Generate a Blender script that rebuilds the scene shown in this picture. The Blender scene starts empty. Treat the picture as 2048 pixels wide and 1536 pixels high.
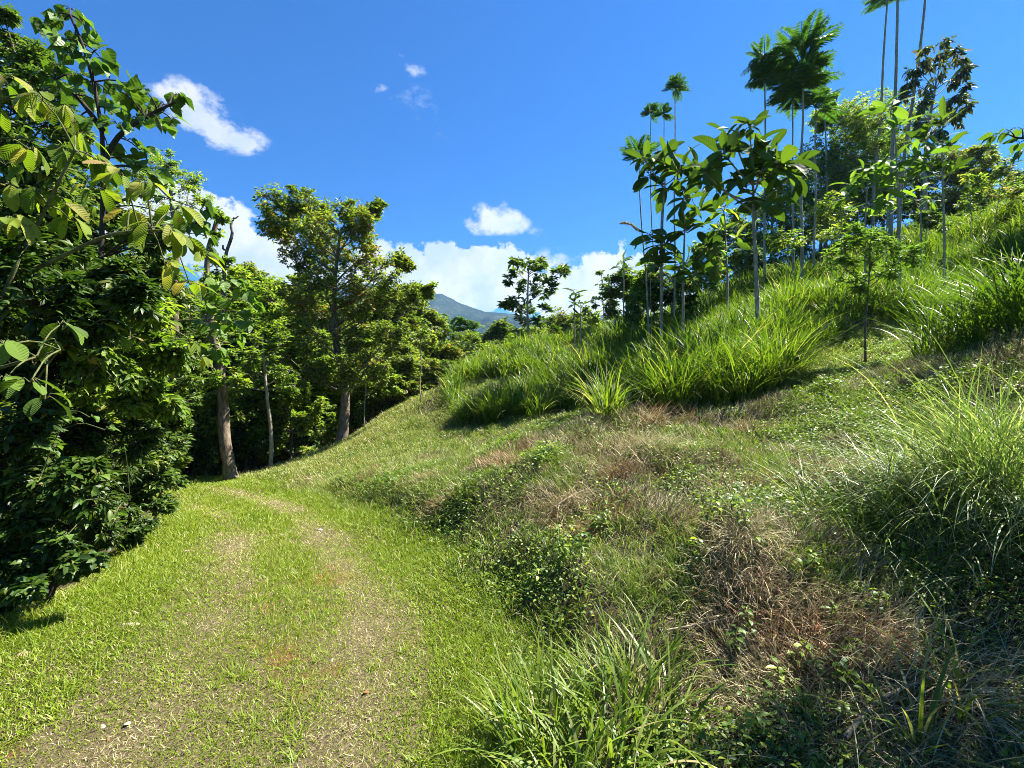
import bpy, math, random
import numpy as np
from mathutils import Vector
rng = np.random.default_rng(7)
random.seed(7)
R = math.radians
sc = bpy.context.scene
COL = sc.collection

# ------------------------------------------------------------------ camera, sky, sun, exposure
F = 910.0                       # focal length in pixels of the 2048 px wide photograph
CAMZ = 1.7
cam = bpy.data.cameras.new('camera'); camo = bpy.data.objects.new('camera', cam); COL.objects.link(camo)
cam.sensor_width = 36.0; cam.lens = 36.0 * F / 2048.0
cam.clip_start = 0.05; cam.clip_end = 12000
camo.location = (0, 0, CAMZ); camo.rotation_euler = (R(90), 0, 0)
sc.camera = camo
SUN_AZ, SUN_EL = 65.0, 56.0     # degrees to the right of the view direction, degrees up
sc.view_settings.view_transform = 'Standard'; sc.view_settings.look = 'None'
sc.view_settings.exposure = 2.05; sc.view_settings.gamma = 1.0
cy = sc.cycles
sc.render.engine = 'CYCLES'
cy.max_bounces = 6; cy.diffuse_bounces = 3; cy.glossy_bounces = 2; cy.transmission_bounces = 4
cy.transparent_max_bounces = 4; cy.caustics_reflective = False; cy.caustics_refractive = False
cy.use_denoising = True; cy.denoiser = 'OPENIMAGEDENOISE'; cy.denoising_input_passes = 'RGB_ALBEDO_NORMAL'; cy.denoising_prefilter = 'NONE'
cy.sample_clamp_indirect = 6.0
cy.pixel_filter_type = 'BLACKMAN_HARRIS'; cy.filter_width = 0.9
SKY_STRENGTH = 0.05

def dir_of(px, py):
    v = np.array([(px - 1024) / F, 1.0, (768 - py) / F]); v /= np.linalg.norm(v)
    return math.atan2(v[0], v[1]), math.asin(v[2])

def build_world():
    w = bpy.data.worlds.new('World'); sc.world = w; w.use_nodes = True
    nt = w.node_tree; N = nt.nodes; L = nt.links; N.clear()
    out = N.new('ShaderNodeOutputWorld'); bg = N.new('ShaderNodeBackground')
    sky = N.new('ShaderNodeTexSky'); sky.sky_type = 'NISHITA'; sky.sun_disc = False
    sky.sun_elevation = R(SUN_EL); sky.sun_rotation = R(SUN_AZ)
    sky.altitude = 200; sky.air_density = 1.0; sky.dust_density = 0.25; sky.ozone_density = 2.5
    hs = N.new('ShaderNodeHueSaturation'); hs.inputs['Saturation'].default_value = 2.3
    hs.inputs['Value'].default_value = .86
    L.new(sky.outputs[0], hs.inputs['Color'])
    tn = N.new('ShaderNodeMix'); tn.data_type = 'RGBA'; tn.blend_type = 'MULTIPLY'; tn.inputs[0].default_value = 1
    L.new(hs.outputs[0], tn.inputs[6]); tn.inputs[7].default_value = (.42, .80, 1.02, 1)
    tc = N.new('ShaderNodeTexCoord')
    sep = N.new('ShaderNodeSeparateXYZ'); L.new(tc.outputs['Generated'], sep.inputs[0])
    def m(op, a, b=None, c=None, clamp=False):
        n = N.new('ShaderNodeMath'); n.operation = op; n.use_clamp = clamp
        for i, v in enumerate((a, b, c)):
            if v is None: continue
            if isinstance(v, (int, float)): n.inputs[i].default_value = v
            else: L.new(v, n.inputs[i])
        return n.outputs[0]
    az = m('ARCTAN2', sep.outputs[0], sep.outputs[1]); el = m('ARCSINE', sep.outputs[2])
    def noise(scale, detail, rough, off=(0, 0, 0), sx=(1, 1, 1)):
        mp = N.new('ShaderNodeMapping'); mp.inputs['Location'].default_value = off; mp.inputs['Scale'].default_value = sx
        L.new(tc.outputs['Generated'], mp.inputs[0])
        n = N.new('ShaderNodeTexNoise'); n.inputs['Scale'].default_value = scale
        n.inputs['Detail'].default_value = detail; n.inputs['Roughness'].default_value = rough
        L.new(mp.outputs[0], n.inputs['Vector']); return n.outputs[0]
    wz = noise(9.0, 6, .6); wz2 = noise(9.0, 6, .6, (3, 5, 1))
    def blobs(lst):
        s = None
        for (px, py, rx, ry, k) in lst:
            a, e = dir_of(px, py)
            da = m('MULTIPLY', m('SUBTRACT', az, a), F * math.cos(a) ** -0 / rx * math.cos(a))
            # pixel radius to angle: one radian of azimuth is F/cos^2 pixels
            da = m('MULTIPLY', m('SUBTRACT', az, a), F / (rx * math.cos(a) ** 2))
            de = m('MULTIPLY', m('SUBTRACT', el, e), F / (ry * math.cos(a)))
            d2 = m('ADD', m('MULTIPLY', da, da), m('MULTIPLY', de, de))
            g = m('MULTIPLY', m('EXPONENT', m('MULTIPLY', d2, -1.0)), k)
            s = g if s is None else m('ADD', s, g)
        return s
    cumulus = [(860, 545, 85, 42, 1.1), (935, 560, 95, 60, 1.15), (1000, 545, 70, 42, .95), (925, 610, 70, 24, .8),
               (1060, 575, 60, 45, .95), (1190, 575, 70, 60, 1.15), (1260, 560, 60, 60, 1.0), (1140, 600, 100, 35, 1.0), (1290, 620, 120, 30, 1.0),
               (470, 485, 90, 40, 1.15), (520, 520, 90, 45, 1.1), (420, 430, 50, 55, 1.1), (340, 450, 120, 70, 1.0), (600, 560, 90, 30, .9),
               (760, 545, 60, 45, 1.0), (180, 440, 120, 50, .8)]
    small = [(985, 425, 42, 26, .85), (1025, 450, 38, 20, .75), (955, 455, 30, 15, .62)]
    wisp = [(380, 205, 56, 34, .85), (415, 243, 56, 32, .85), (460, 270, 48, 24, .78), (502, 286, 36, 18, .78), (345, 185, 56, 18, .6),
            (830, 142, 18, 9, .5), (768, 182, 18, 12, .48), (800, 100, 16, 10, .40), (810, 190, 60, 60, .12), (1110, 520, 60, 22, .62), (1075, 465, 30, 12, .4), (870, 250, 90, 70, .16)]
    def cloud(lst, n, amp, cut, gain):
        b = blobs(lst); g = m('MULTIPLY', m('MINIMUM', m('MULTIPLY', b, 2.2), 1.0), m('SUBTRACT', n, .5))
        return m('MULTIPLY', m('SUBTRACT', m('ADD', b, m('MULTIPLY', g, amp)), cut), gain, clamp=True)
    n1 = noise(15.0, 10, .62)
    a1 = cloud(cumulus, n1, 4.4, .40, 4.5)
    n2 = noise(26.0, 8, .6, (1, 2, 3))
    a2 = cloud(small, n2, 2.6, .36, 1.7)
    n3 = noise(20.0, 9, .66, (7, 2, 3), (1, 1, 1.5))
    a3 = m('MULTIPLY', cloud(wisp, n3, 4.2, .28, 1.2), .85)
    al = m('MAXIMUM', m('MAXIMUM', a1, a2), a3)
    # broad clouds away from the view so that the sky is complete all round
    # cloud self-shade is painted in: an offset noise mixes grey-blue into the white
    n4 = noise(13.0, 6, .55, (.02, 0, -.03))
    th = m('MULTIPLY', m('SUBTRACT', n4, .36), 3.6, clamp=True)
    mixc = N.new('ShaderNodeMix'); mixc.data_type = 'RGBA'
    k = 1.0 / SKY_STRENGTH
    mixc.inputs[6].default_value = (.155 * k, .19 * k, .24 * k, 1); mixc.inputs[7].default_value = (.25 * k, .25 * k, .255 * k, 1)
    L.new(th, mixc.inputs[0])
    mix = N.new('ShaderNodeMix'); mix.data_type = 'RGBA'
    L.new(al, mix.inputs[0]); L.new(tn.outputs[2], mix.inputs[6]); L.new(mixc.outputs[2], mix.inputs[7])
    L.new(mix.outputs[2], bg.inputs[0]); bg.inputs[1].default_value = SKY_STRENGTH
    L.new(bg.outputs[0], out.inputs[0])
    w.cycles.sampling_method = 'MANUAL'; w.cycles.sample_map_resolution = 512
build_world()
sl = bpy.data.lights.new('sun', 'SUN'); sl.energy = 5.0; sl.angle = R(0.5); sl.color = (1.0, .95, .86)
so = bpy.data.objects.new('sun', sl); COL.objects.link(so)
sd = Vector((math.sin(R(SUN_AZ)) * math.cos(R(SUN_EL)), math.cos(R(SUN_AZ)) * math.cos(R(SUN_EL)), math.sin(R(SUN_EL))))
so.rotation_euler = sd.to_track_quat('Z', 'Y').to_euler(); so.location = (20, 10, 30)

# ------------------------------------------------------------------ object helpers
def tag(o, label=None, cat=None, group=None, kind=None):
    if label: o['label'] = label
    if cat: o['category'] = cat
    if group: o['group'] = group
    if kind: o['kind'] = kind
    return o

def thing(name, label, cat, loc, group=None):
    o = bpy.data.objects.new(name, None); COL.objects.link(o)
    o.location = loc; o.empty_display_size = .2
    return tag(o, label, cat, group)

class MB:
    """collects vertices and faces of one mesh"""
    def __init__(s): s.V = []; s.F3 = []; s.F4 = []; s.C = []; s.n = 0
    def add(s, V, C, F3=None, F4=None):
        if len(V) == 0: return
        s.V.append(np.asarray(V, np.float32)); s.C.append(np.asarray(C, np.float32))
        if F3 is not None and len(F3): s.F3.append(np.asarray(F3) + s.n)
        if F4 is not None and len(F4): s.F4.append(np.asarray(F4) + s.n)
        s.n += len(V)
    def build(s, name, mat, parent=None, smooth=True, origin=None):
        V = np.concatenate(s.V); C = np.concatenate(s.C)
        if parent is not None: V = V - np.array(parent.location, np.float32)
        elif origin is not None: V = V - np.array(origin, np.float32)
        f3 = np.concatenate(s.F3) if s.F3 else np.zeros((0, 3), int)
        f4 = np.concatenate(s.F4) if s.F4 else np.zeros((0, 4), int)
        me = bpy.data.meshes.new(name)
        me.vertices.add(len(V)); me.vertices.foreach_set('co', V.ravel())
        loops = np.concatenate([f3.ravel(), f4.ravel()]).astype(np.int32)
        st = np.concatenate([np.arange(len(f3)) * 3, len(f3) * 3 + np.arange(len(f4)) * 4]).astype(np.int32)
        tot = np.concatenate([np.full(len(f3), 3), np.full(len(f4), 4)]).astype(np.int32)
        me.loops.add(len(loops)); me.loops.foreach_set('vertex_index', loops)
        me.polygons.add(len(st)); me.polygons.foreach_set('loop_start', st); me.polygons.foreach_set('loop_total', tot)
        me.polygons.foreach_set('use_smooth', np.full(len(st), smooth, bool))
        a = me.attributes.new('tint', 'FLOAT_COLOR', 'POINT')
        c4 = np.ones((len(V), 4), np.float32); c4[:, :C.shape[1]] = C
        a.data.foreach_set('color', c4.ravel())
        me.update(calc_edges=True)
        me.materials.append(mat)
        o = bpy.data.objects.new(name, me); COL.objects.link(o)
        if parent is not None: o.parent = parent
        elif origin is not None: o.location = origin
        return o

def nrm(a): return a / np.maximum(np.linalg.norm(a, axis=-1, keepdims=True), 1e-9)
def rnd(n, a=0., b=1.): return rng.uniform(a, b, n)

# ---- leaf templates: (t, u) and faces
def _big(rows, cols, prof):
    T = []; U = []; us = np.linspace(-1, 1, cols)
    for t in np.linspace(0, 1, rows):
        for u in us: T.append(t); U.append(u * prof(t))
    F4 = []
    for i in range(rows - 1):
        for j in range(cols - 1):
            a = i * cols + j; F4.append((a, a + 1, a + 1 + cols, a + cols))
    return np.array(T), np.array(U), None, np.array(F4)
def _heart():
    T = [.12]; U = [0.]
    out = [(0.12, 0), (-.02, .30), (.02, .62), (.14, .86), (.30, .98), (.44, 1.0), (.52, .80), (.66, .58), (.84, .24), (1.0, 0)]
    pts = out + [(t, -u) for t, u in out[-2:0:-1]]
    for k in (.55, 1.0):
        for t, u in pts:
            T.append(.12 + (t - .12) * k); U.append(u * k)
    n = len(pts); F3 = []; F4 = []
    for i in range(n):
        j = (i + 1) % n
        F3.append((0, 1 + i, 1 + j)); F4.append((1 + i, 1 + n + i, 1 + n + j, 1 + j))
    return np.array(T), np.array(U), np.array(F3), np.array(F4)
TPL = {
    'rhomb': (np.array([0, .45, .45, 1.]), np.array([0, -1., 1., 0]), np.array([(0, 3, 1), (0, 2, 3)]), None),
    'oval': (np.array([0, .22, .22, .22, .62, .62, .62, 1.]), np.array([0, -.8, 0, .8, -.85, 0, .85, 0]),
             np.array([(0, 2, 1), (0, 3, 2), (4, 5, 7), (5, 6, 7)]), np.array([(1, 2, 5, 4), (2, 3, 6, 5)])),
    'big': _big(9, 5, lambda t: max(.03, (math.sin(math.pi * min(1, t ** 1.15 * .96 + .04))) ** .62)),
    'lance': _big(6, 3, lambda t: max(.03, (math.sin(math.pi * min(1, t ** .8 * .97 + .03))) ** .9)),
    'heart': _heart(),
}
def leaves(mb, P, D, Nn, L, W, tint, kind='rhomb', curl=.5, fold=.25, wav=0.):
    n = len(P)
    if n == 0: return
    T, U, F3, F4 = TPL[kind]; k = len(T)
    L = np.broadcast_to(L, (n,)).astype(float); W = np.broadcast_to(W, (n,)).astype(float)
    D = nrm(D); S = nrm(np.cross(D, Nn)); N2 = np.cross(S, D)
    c = curl * rnd(n, .3, 1.5)[:, None] + 1e-3
    ct = c * T[None]
    x = L[:, None] * np.sin(ct) / c; z = -L[:, None] * (1 - np.cos(ct)) / c
    z = z + (fold * rnd(n, .4, 1.4))[:, None] * np.abs(U)[None] * W[:, None] * .5
    if wav: z = z + wav * W[:, None] * np.sin(T[None] * 9 + rnd(n, 0, 6)[:, None]) * U[None] ** 2
    y = U[None] * W[:, None] * .5 * np.ones_like(x)
    V = P[:, None] + D[:, None] * x[..., None] + S[:, None] * y[..., None] + N2[:, None] * z[..., None]
    C = np.stack([np.broadcast_to(tint[:, None], (n, k)), np.broadcast_to(T[None], (n, k)), np.broadcast_to(U[None] * .5 + .5, (n, k))], -1)
    off = (np.arange(n) * k)[:, None, None]
    f3 = (F3[None] + off).reshape(-1, 3) if F3 is not None else None
    f4 = (F4[None] + off).reshape(-1, 4) if F4 is not None else None
    mb.add(V.reshape(-1, 3), C.reshape(-1, 3), f3, f4)

def tubes(mb, P, Rr, sides=6, tint=None, knob=0.):
    """P (n,m,3) polylines, Rr (n,m) radii"""
    P = np.asarray(P, float); Rr = np.asarray(Rr, float); n, m = P.shape[:2]
    if n == 0: return
    d = np.gradient(P, axis=1); d = nrm(d)
    ref = np.where(np.abs(d[..., 2:3]) > .9, np.array([1., 0, 0]), np.array([0, 0, 1.]))
    a = nrm(np.cross(d, ref)); b = np.cross(d, a)
    th = np.arange(sides) / sides * 2 * np.pi
    r = Rr[..., None, None] * (1 + knob * rng.uniform(-1, 1, (n, m, sides, 1)))
    V = P[:, :, None] + r * (a[:, :, None] * np.cos(th)[None, None, :, None] + b[:, :, None] * np.sin(th)[None, None, :, None])
    idx = np.arange(n * m * sides).reshape(n, m, sides); nx = np.roll(idx, -1, 2)
    f4 = np.stack([idx[:, :-1], nx[:, :-1], nx[:, 1:], idx[:, 1:]], -1).reshape(-1, 4)
    if tint is None: tint = rnd(n)
    C = np.stack([np.broadcast_to(tint[:, None, None], (n, m, sides)), np.broadcast_to((np.arange(m) / (m - 1))[None, :, None], (n, m, sides)),
                  np.broadcast_to((np.arange(sides) / sides)[None, None], (n, m, sides))], -1)
    mb.add(V.reshape(-1, 3), C.reshape(-1, 3), None, f4)

def spline(pts, m):
    """smooth resample of a polyline"""
    pts = np.asarray(pts, float)
    if len(pts) == 2: return pts[0] + (pts[1] - pts[0]) * np.linspace(0, 1, m)[:, None]
    P = np.vstack([2 * pts[0] - pts[1], pts, 2 * pts[-1] - pts[-2]])
    out = []
    for s in np.linspace(0, len(pts) - 1 - 1e-6, m):
        i = int(s); t = s - i; a, b, c, d = P[i:i + 4]
        out.append(.5 * (2 * b + (c - a) * t + (2 * a - 5 * b + 4 * c - d) * t * t + (3 * b - a - 3 * c + d) * t ** 3))
    return np.array(out)

def blades(mb, P, L, W, az, lean, droop, tint, seg=4, wtip=.06, twist=0.6, Up=None):
    n = len(P)
    if n == 0: return
    L, W, az, lean, droop = [np.broadcast_to(np.asarray(q, float), (n,)) for q in (L, W, az, lean, droop)]
    t = np.linspace(0, 1, seg + 1)
    th = lean[:, None] + droop[:, None] * (t[None] ** 1.3)
    dt = (L / seg)[:, None]
    thm = (th[:, 1:] + th[:, :-1]) / 2
    hx = np.concatenate([np.zeros((n, 1)), np.cumsum(np.sin(thm) * dt, 1)], 1)
    hz = np.concatenate([np.zeros((n, 1)), np.cumsum(np.cos(thm) * dt, 1)], 1)
    ca, sa = np.cos(az)[:, None], np.sin(az)[:, None]
    C0 = P[:, None] + np.stack([hx * ca, hx * sa, hz], -1)
    tw = az + math.pi / 2 + rnd(n, -twist, twist)
    S = np.stack([np.cos(tw), np.sin(tw), np.zeros(n)], -1)[:, None]
    w = (W / 2)[:, None] * np.maximum(wtip, np.sin(np.pi * (0.12 + .86 * t[None]) ** .8) ** .8)
    V = np.stack([C0 - S * w[..., None], C0 + S * w[..., None]], 2)     # n, seg+1, 2, 3
    idx = np.arange(n * (seg + 1) * 2).reshape(n, seg + 1, 2)
    f4 = np.stack([idx[:, :-1, 0], idx[:, :-1, 1], idx[:, 1:, 1], idx[:, 1:, 0]], -1).reshape(-1, 4)
    C = np.stack([np.broadcast_to(tint[:, None, None], V.shape[:3]), np.broadcast_to(t[None, :, None], V.shape[:3]),
                  np.broadcast_to(np.array([0., 1.])[None, None], V.shape[:3])], -1)
    mb.add(V.reshape(-1, 3), C.reshape(-1, 3), None, f4)

# ---- value noise
def vnoise(x, y, s, seed=0):
    x = np.asarray(x) / s; y = np.asarray(y) / s
    xi = np.floor(x).astype(np.int64); yi = np.floor(y).astype(np.int64); fx = x - xi; fy = y - yi
    fx = fx * fx * (3 - 2 * fx); fy = fy * fy * (3 - 2 * fy)
    def h(a, b):
        k = (a * 374761393 + b * 668265263 + seed * 974711) & 0xFFFFFFFF
        k = ((k ^ (k >> 13)) * 1274126177) & 0xFFFFFFFF
        return ((k ^ (k >> 16)) & 0xFFFF) / 65535.0
    return (h(xi, yi) * (1 - fx) + h(xi + 1, yi) * fx) * (1 - fy) + (h(xi, yi + 1) * (1 - fx) + h(xi + 1, yi + 1) * fx) * fy
def fbm(x, y, s, seed=0, o=3):
    r = 0; a = 1; t = 0
    for i in range(o): r = r + a * vnoise(x, y, s / 2 ** i, seed + i * 17); t += a; a *= .5
    return r / t

# ------------------------------------------------------------------ terrain
def W3(px, py, Y): return ((px - 1024) / F * Y, Y, CAMZ + (768 - py) / F * Y)
CP = [W3(*p) for p in [
    (1300, 1200, 3.2), (1250, 1050, 4.2), (1200, 950, 5.2), (1150, 880, 6.8), (1200, 830, 8.5),
    (1500, 1150, 3.0), (1500, 950, 4.6), (1450, 860, 6.0), (1500, 780, 8.0), (1800, 1250, 2.6), (1800, 1000, 3.6), (1800, 850, 5.0),
    (1750, 740, 7.5), (1800, 690, 9.0), (2000, 680, 8.5), (2048, 900, 4.0), (2048, 1150, 2.8), (1900, 640, 10.5), (2040, 620, 10.0),
    (1700, 640, 11), (1600, 660, 11), (1500, 690, 10.5), (1400, 720, 11), (1300, 760, 11), (1150, 800, 12), (1000, 840, 11),
    (900, 870, 10.5), (750, 920, 10), (650, 960, 9.4), (560, 937, 11.2), (680, 887, 13.5), (800, 825, 15), (900, 785, 17),
    (1000, 735, 19), (1130, 718, 20), (1250, 690, 21), (1380, 630, 22), (1550, 560, 23), (1700, 505, 24), (1850, 462, 24), (2048, 435, 23),
    (1600, 590, 16), (1800, 530, 17), (1950, 520, 17), (1750, 590, 14), (1950, 580, 13), (700, 1018, 6.7), (585, 985, 8.6), (460, 962, 10.8),
    (760, 985, 7.0), (950, 1000, 5.6), (850, 950, 7.6), (1050, 1120, 4.0)]]
CP += [(0, 0, 0), (-2, 2, 0), (.0, 2, 0), (.1, 2.66, 0), (-.2, 3.75, 0), (-.9, 5.1, -.04), (-2, 4, -.02), (-1.8, 3, 0), (1.1, 2.0, .06), (2.3, 1.9, .14), (.8, 2.6, .07),
       (-3.5, 3.1, 0), (-3.5, 3.9, -.02), (-4.5, 6, -.16), (-6.1, 8.2, -.32), (-4, 7.2, -.2), (-2.8, 5.8, -.09), (-9, 9.8, -.7), (-5.0, 4.0, -.5), (-6.5, 6, -.8), (-8, 3, -1.2), (-5, 2, -.4), (-9, 8, -1.1),
       (2.5, 30, 1.5), (10, 34, 5), (20, 34, 9), (-10, 20, -1.6), (-13, 12, -1.6), (-4, 17, -.5), (-4, 26, -1.5), (-15, 30, -3), (-1, 22, .6),
       (6, 3, 1.9), (8, 6, 3.2), (13, 8, 5), (19, 14, 8.5), (27, 20, 12), (4, .8, .8), (3, -2, .5), (0, -4, 0), (-3, -3, 0), (-6, 0, -.5), (10, 0, 3), (30, 30, 12), (14, 40, 6), (0, 40, -1)]
CP = np.array(CP)
def _phi(r2): return .5 * r2 * np.log(np.maximum(r2, 1e-12))
def _fit():
    n = len(CP); A = CP[:, :2]; d2 = ((A[:, None] - A[None]) ** 2).sum(-1)
    K = _phi(d2) + np.eye(n) * .05; Pm = np.hstack([np.ones((n, 1)), A])
    M = np.block([[K, Pm], [Pm.T, np.zeros((3, 3))]])
    return np.linalg.solve(M, np.concatenate([CP[:, 2], np.zeros(3)]))
WT = _fit()
TOE = np.array([(.05, -3), (.05, 1), (.02, 2), (.12, 2.66), (-.1, 3.4), (-.2, 3.75), (-.9, 5.1), (-2.35, 6.7), (-4.0, 8.5), (-5.0, 9.6), (-6.6, 11), (-9, 12.5)])
def h_raw(x, y):
    x = np.asarray(x, float); y = np.asarray(y, float); sh = x.shape; x = x.ravel(); y = y.ravel()
    xc = np.clip(x, -22, 38); yc = np.clip(y, -8, 46)
    out = np.full(len(x), WT[-3]) + WT[-2] * xc + WT[-1] * yc
    for (cx, cy2, _), w in zip(CP, WT[:-3]): out += w * _phi((xc - cx) ** 2 + (yc - cy2) ** 2)
    dist = np.hypot(x - xc, y - yc)
    far = np.exp(-dist / 40)
    base = -6 + 5 * (fbm(x, y, 160, 5) - .3)
    z = out * far + base * (1 - far)
    bank = np.clip((z - .12) / .5, 0, 1) * np.clip((32 - y) / 8, 0, 1)
    z = z + bank * (.42 * (fbm(x, y, 1.5, 3, 3) - .5) + .20 * (fbm(x, y, .5, 9, 2) - .5))
    sT = x - np.interp(np.clip(y, -3, 12.5), TOE[:, 1], TOE[:, 0])
    u = np.clip((sT - .05) / .55, 0, 1); scarp = u * u * (3 - 2 * u) * np.exp(-np.maximum(sT, 0) / 2.2) * np.clip((11 - y) / 3, 0, 1) * np.clip((y - 1.5) / 1.5, 0, 1) * (.35 + 1.3 * fbm(x, y, 1.1, 15, 2)) * (dist < .01)
    z = z + .27 * scarp
    z = z + .03 * (fbm(x, y, .9, 11, 2) - .5)
    return z.reshape(sh)
GN = 560; GA = 3.0; GQ = math.asinh(2600 / GA); GC = (0.5, 5.0)
_s = np.linspace(-GQ, GQ, GN); gx = GC[0] + GA * np.sinh(_s); gy = GC[1] + GA * np.sinh(_s)
GX, GY = np.meshgrid(gx, gy, indexing='ij'); GZ = h_raw(GX, GY)
def h(x, y):
    x = np.asarray(x, float); y = np.asarray(y, float)
    i = (np.arcsinh((x - GC[0]) / GA) + GQ) / (2 * GQ) * (GN - 1); j = (np.arcsinh((y - GC[1]) / GA) + GQ) / (2 * GQ) * (GN - 1)
    i0 = np.clip(i.astype(int), 0, GN - 2); j0 = np.clip(j.astype(int), 0, GN - 2)
    fx = np.clip((x - gx[i0]) / (gx[i0 + 1] - gx[i0]), 0, 1); fy = np.clip((y - gy[j0]) / (gy[j0 + 1] - gy[j0]), 0, 1)
    return (GZ[i0, j0] * (1 - fx) + GZ[i0 + 1, j0] * fx) * (1 - fy) + (GZ[i0, j0 + 1] * (1 - fx) + GZ[i0 + 1, j0 + 1] * fx) * fy
def hit(px, py, y0=1.5, y1=60):
    """where the line of sight through a photograph pixel meets the ground"""
    Y = np.linspace(y0, y1, 4000); x = (px - 1024) / F * Y; z = CAMZ + (768 - py) / F * Y
    below = np.nonzero(z < h(x, Y))[0]
    Yh = Y[below[0]] if len(below) else y1
    xx = (px - 1024) / F * Yh
    return np.array([xx, Yh, float(h(np.array([xx]), np.array([Yh]))[0])])
def proj(x, y, z): return 1024 + F * x / y, 768 - F * (z - CAMZ) / y

# track ruts in plan
RUT_R = np.array([(-.7, -3), (-.74, 0), (-.76, 2), (-.87, 2.45), (-.9, 2.9), (-1.12, 3.5), (-1.5, 4.16), (-2.2, 5.2), (-3.1, 6.5), (-4.4, 7.9), (-6.2, 9.2), (-9, 10.5)])
RUT_L = np.array([(-1.9, -3), (-1.9, 0), (-1.85, 2), (-1.85, 2.3), (-2.0, 2.9), (-2.3, 3.7), (-3.1, 5.1), (-3.9, 6.2), (-5.0, 7.2), (-6.4, 8.2), (-9, 9.4)])
def dist_poly(x, y, poly):
    d = np.full(np.shape(x), 1e9)
    for a, b in zip(poly[:-1], poly[1:]):
        ab = b - a; t = np.clip(((x - a[0]) * ab[0] + (y - a[1]) * ab[1]) / (ab @ ab), 0, 1)
        d = np.minimum(d, np.hypot(x - a[0] - t * ab[0], y - a[1] - t * ab[1]))
    return d
def rut(x, y):
    d = np.minimum(dist_poly(x, y, RUT_R), dist_poly(x, y, RUT_L))
    return np.clip(1.3 - d / .19, 0, 1) * np.clip((fbm(x, y, .7, 41, 3) - .20) * 3.0, .15, 1)
LEFT = np.array([(-3.3, -3), (-3.35, 2), (-3.45, 3.1), (-3.5, 3.9), (-4.4, 6), (-5.9, 8.2), (-9, 9.0)])
def side(x, y, poly):      # + to the right of a line that runs away from the camera
    yy = np.clip(y, poly[0, 1], poly[-1, 1]); return x - np.interp(yy, poly[:, 1], poly[:, 0])

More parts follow.
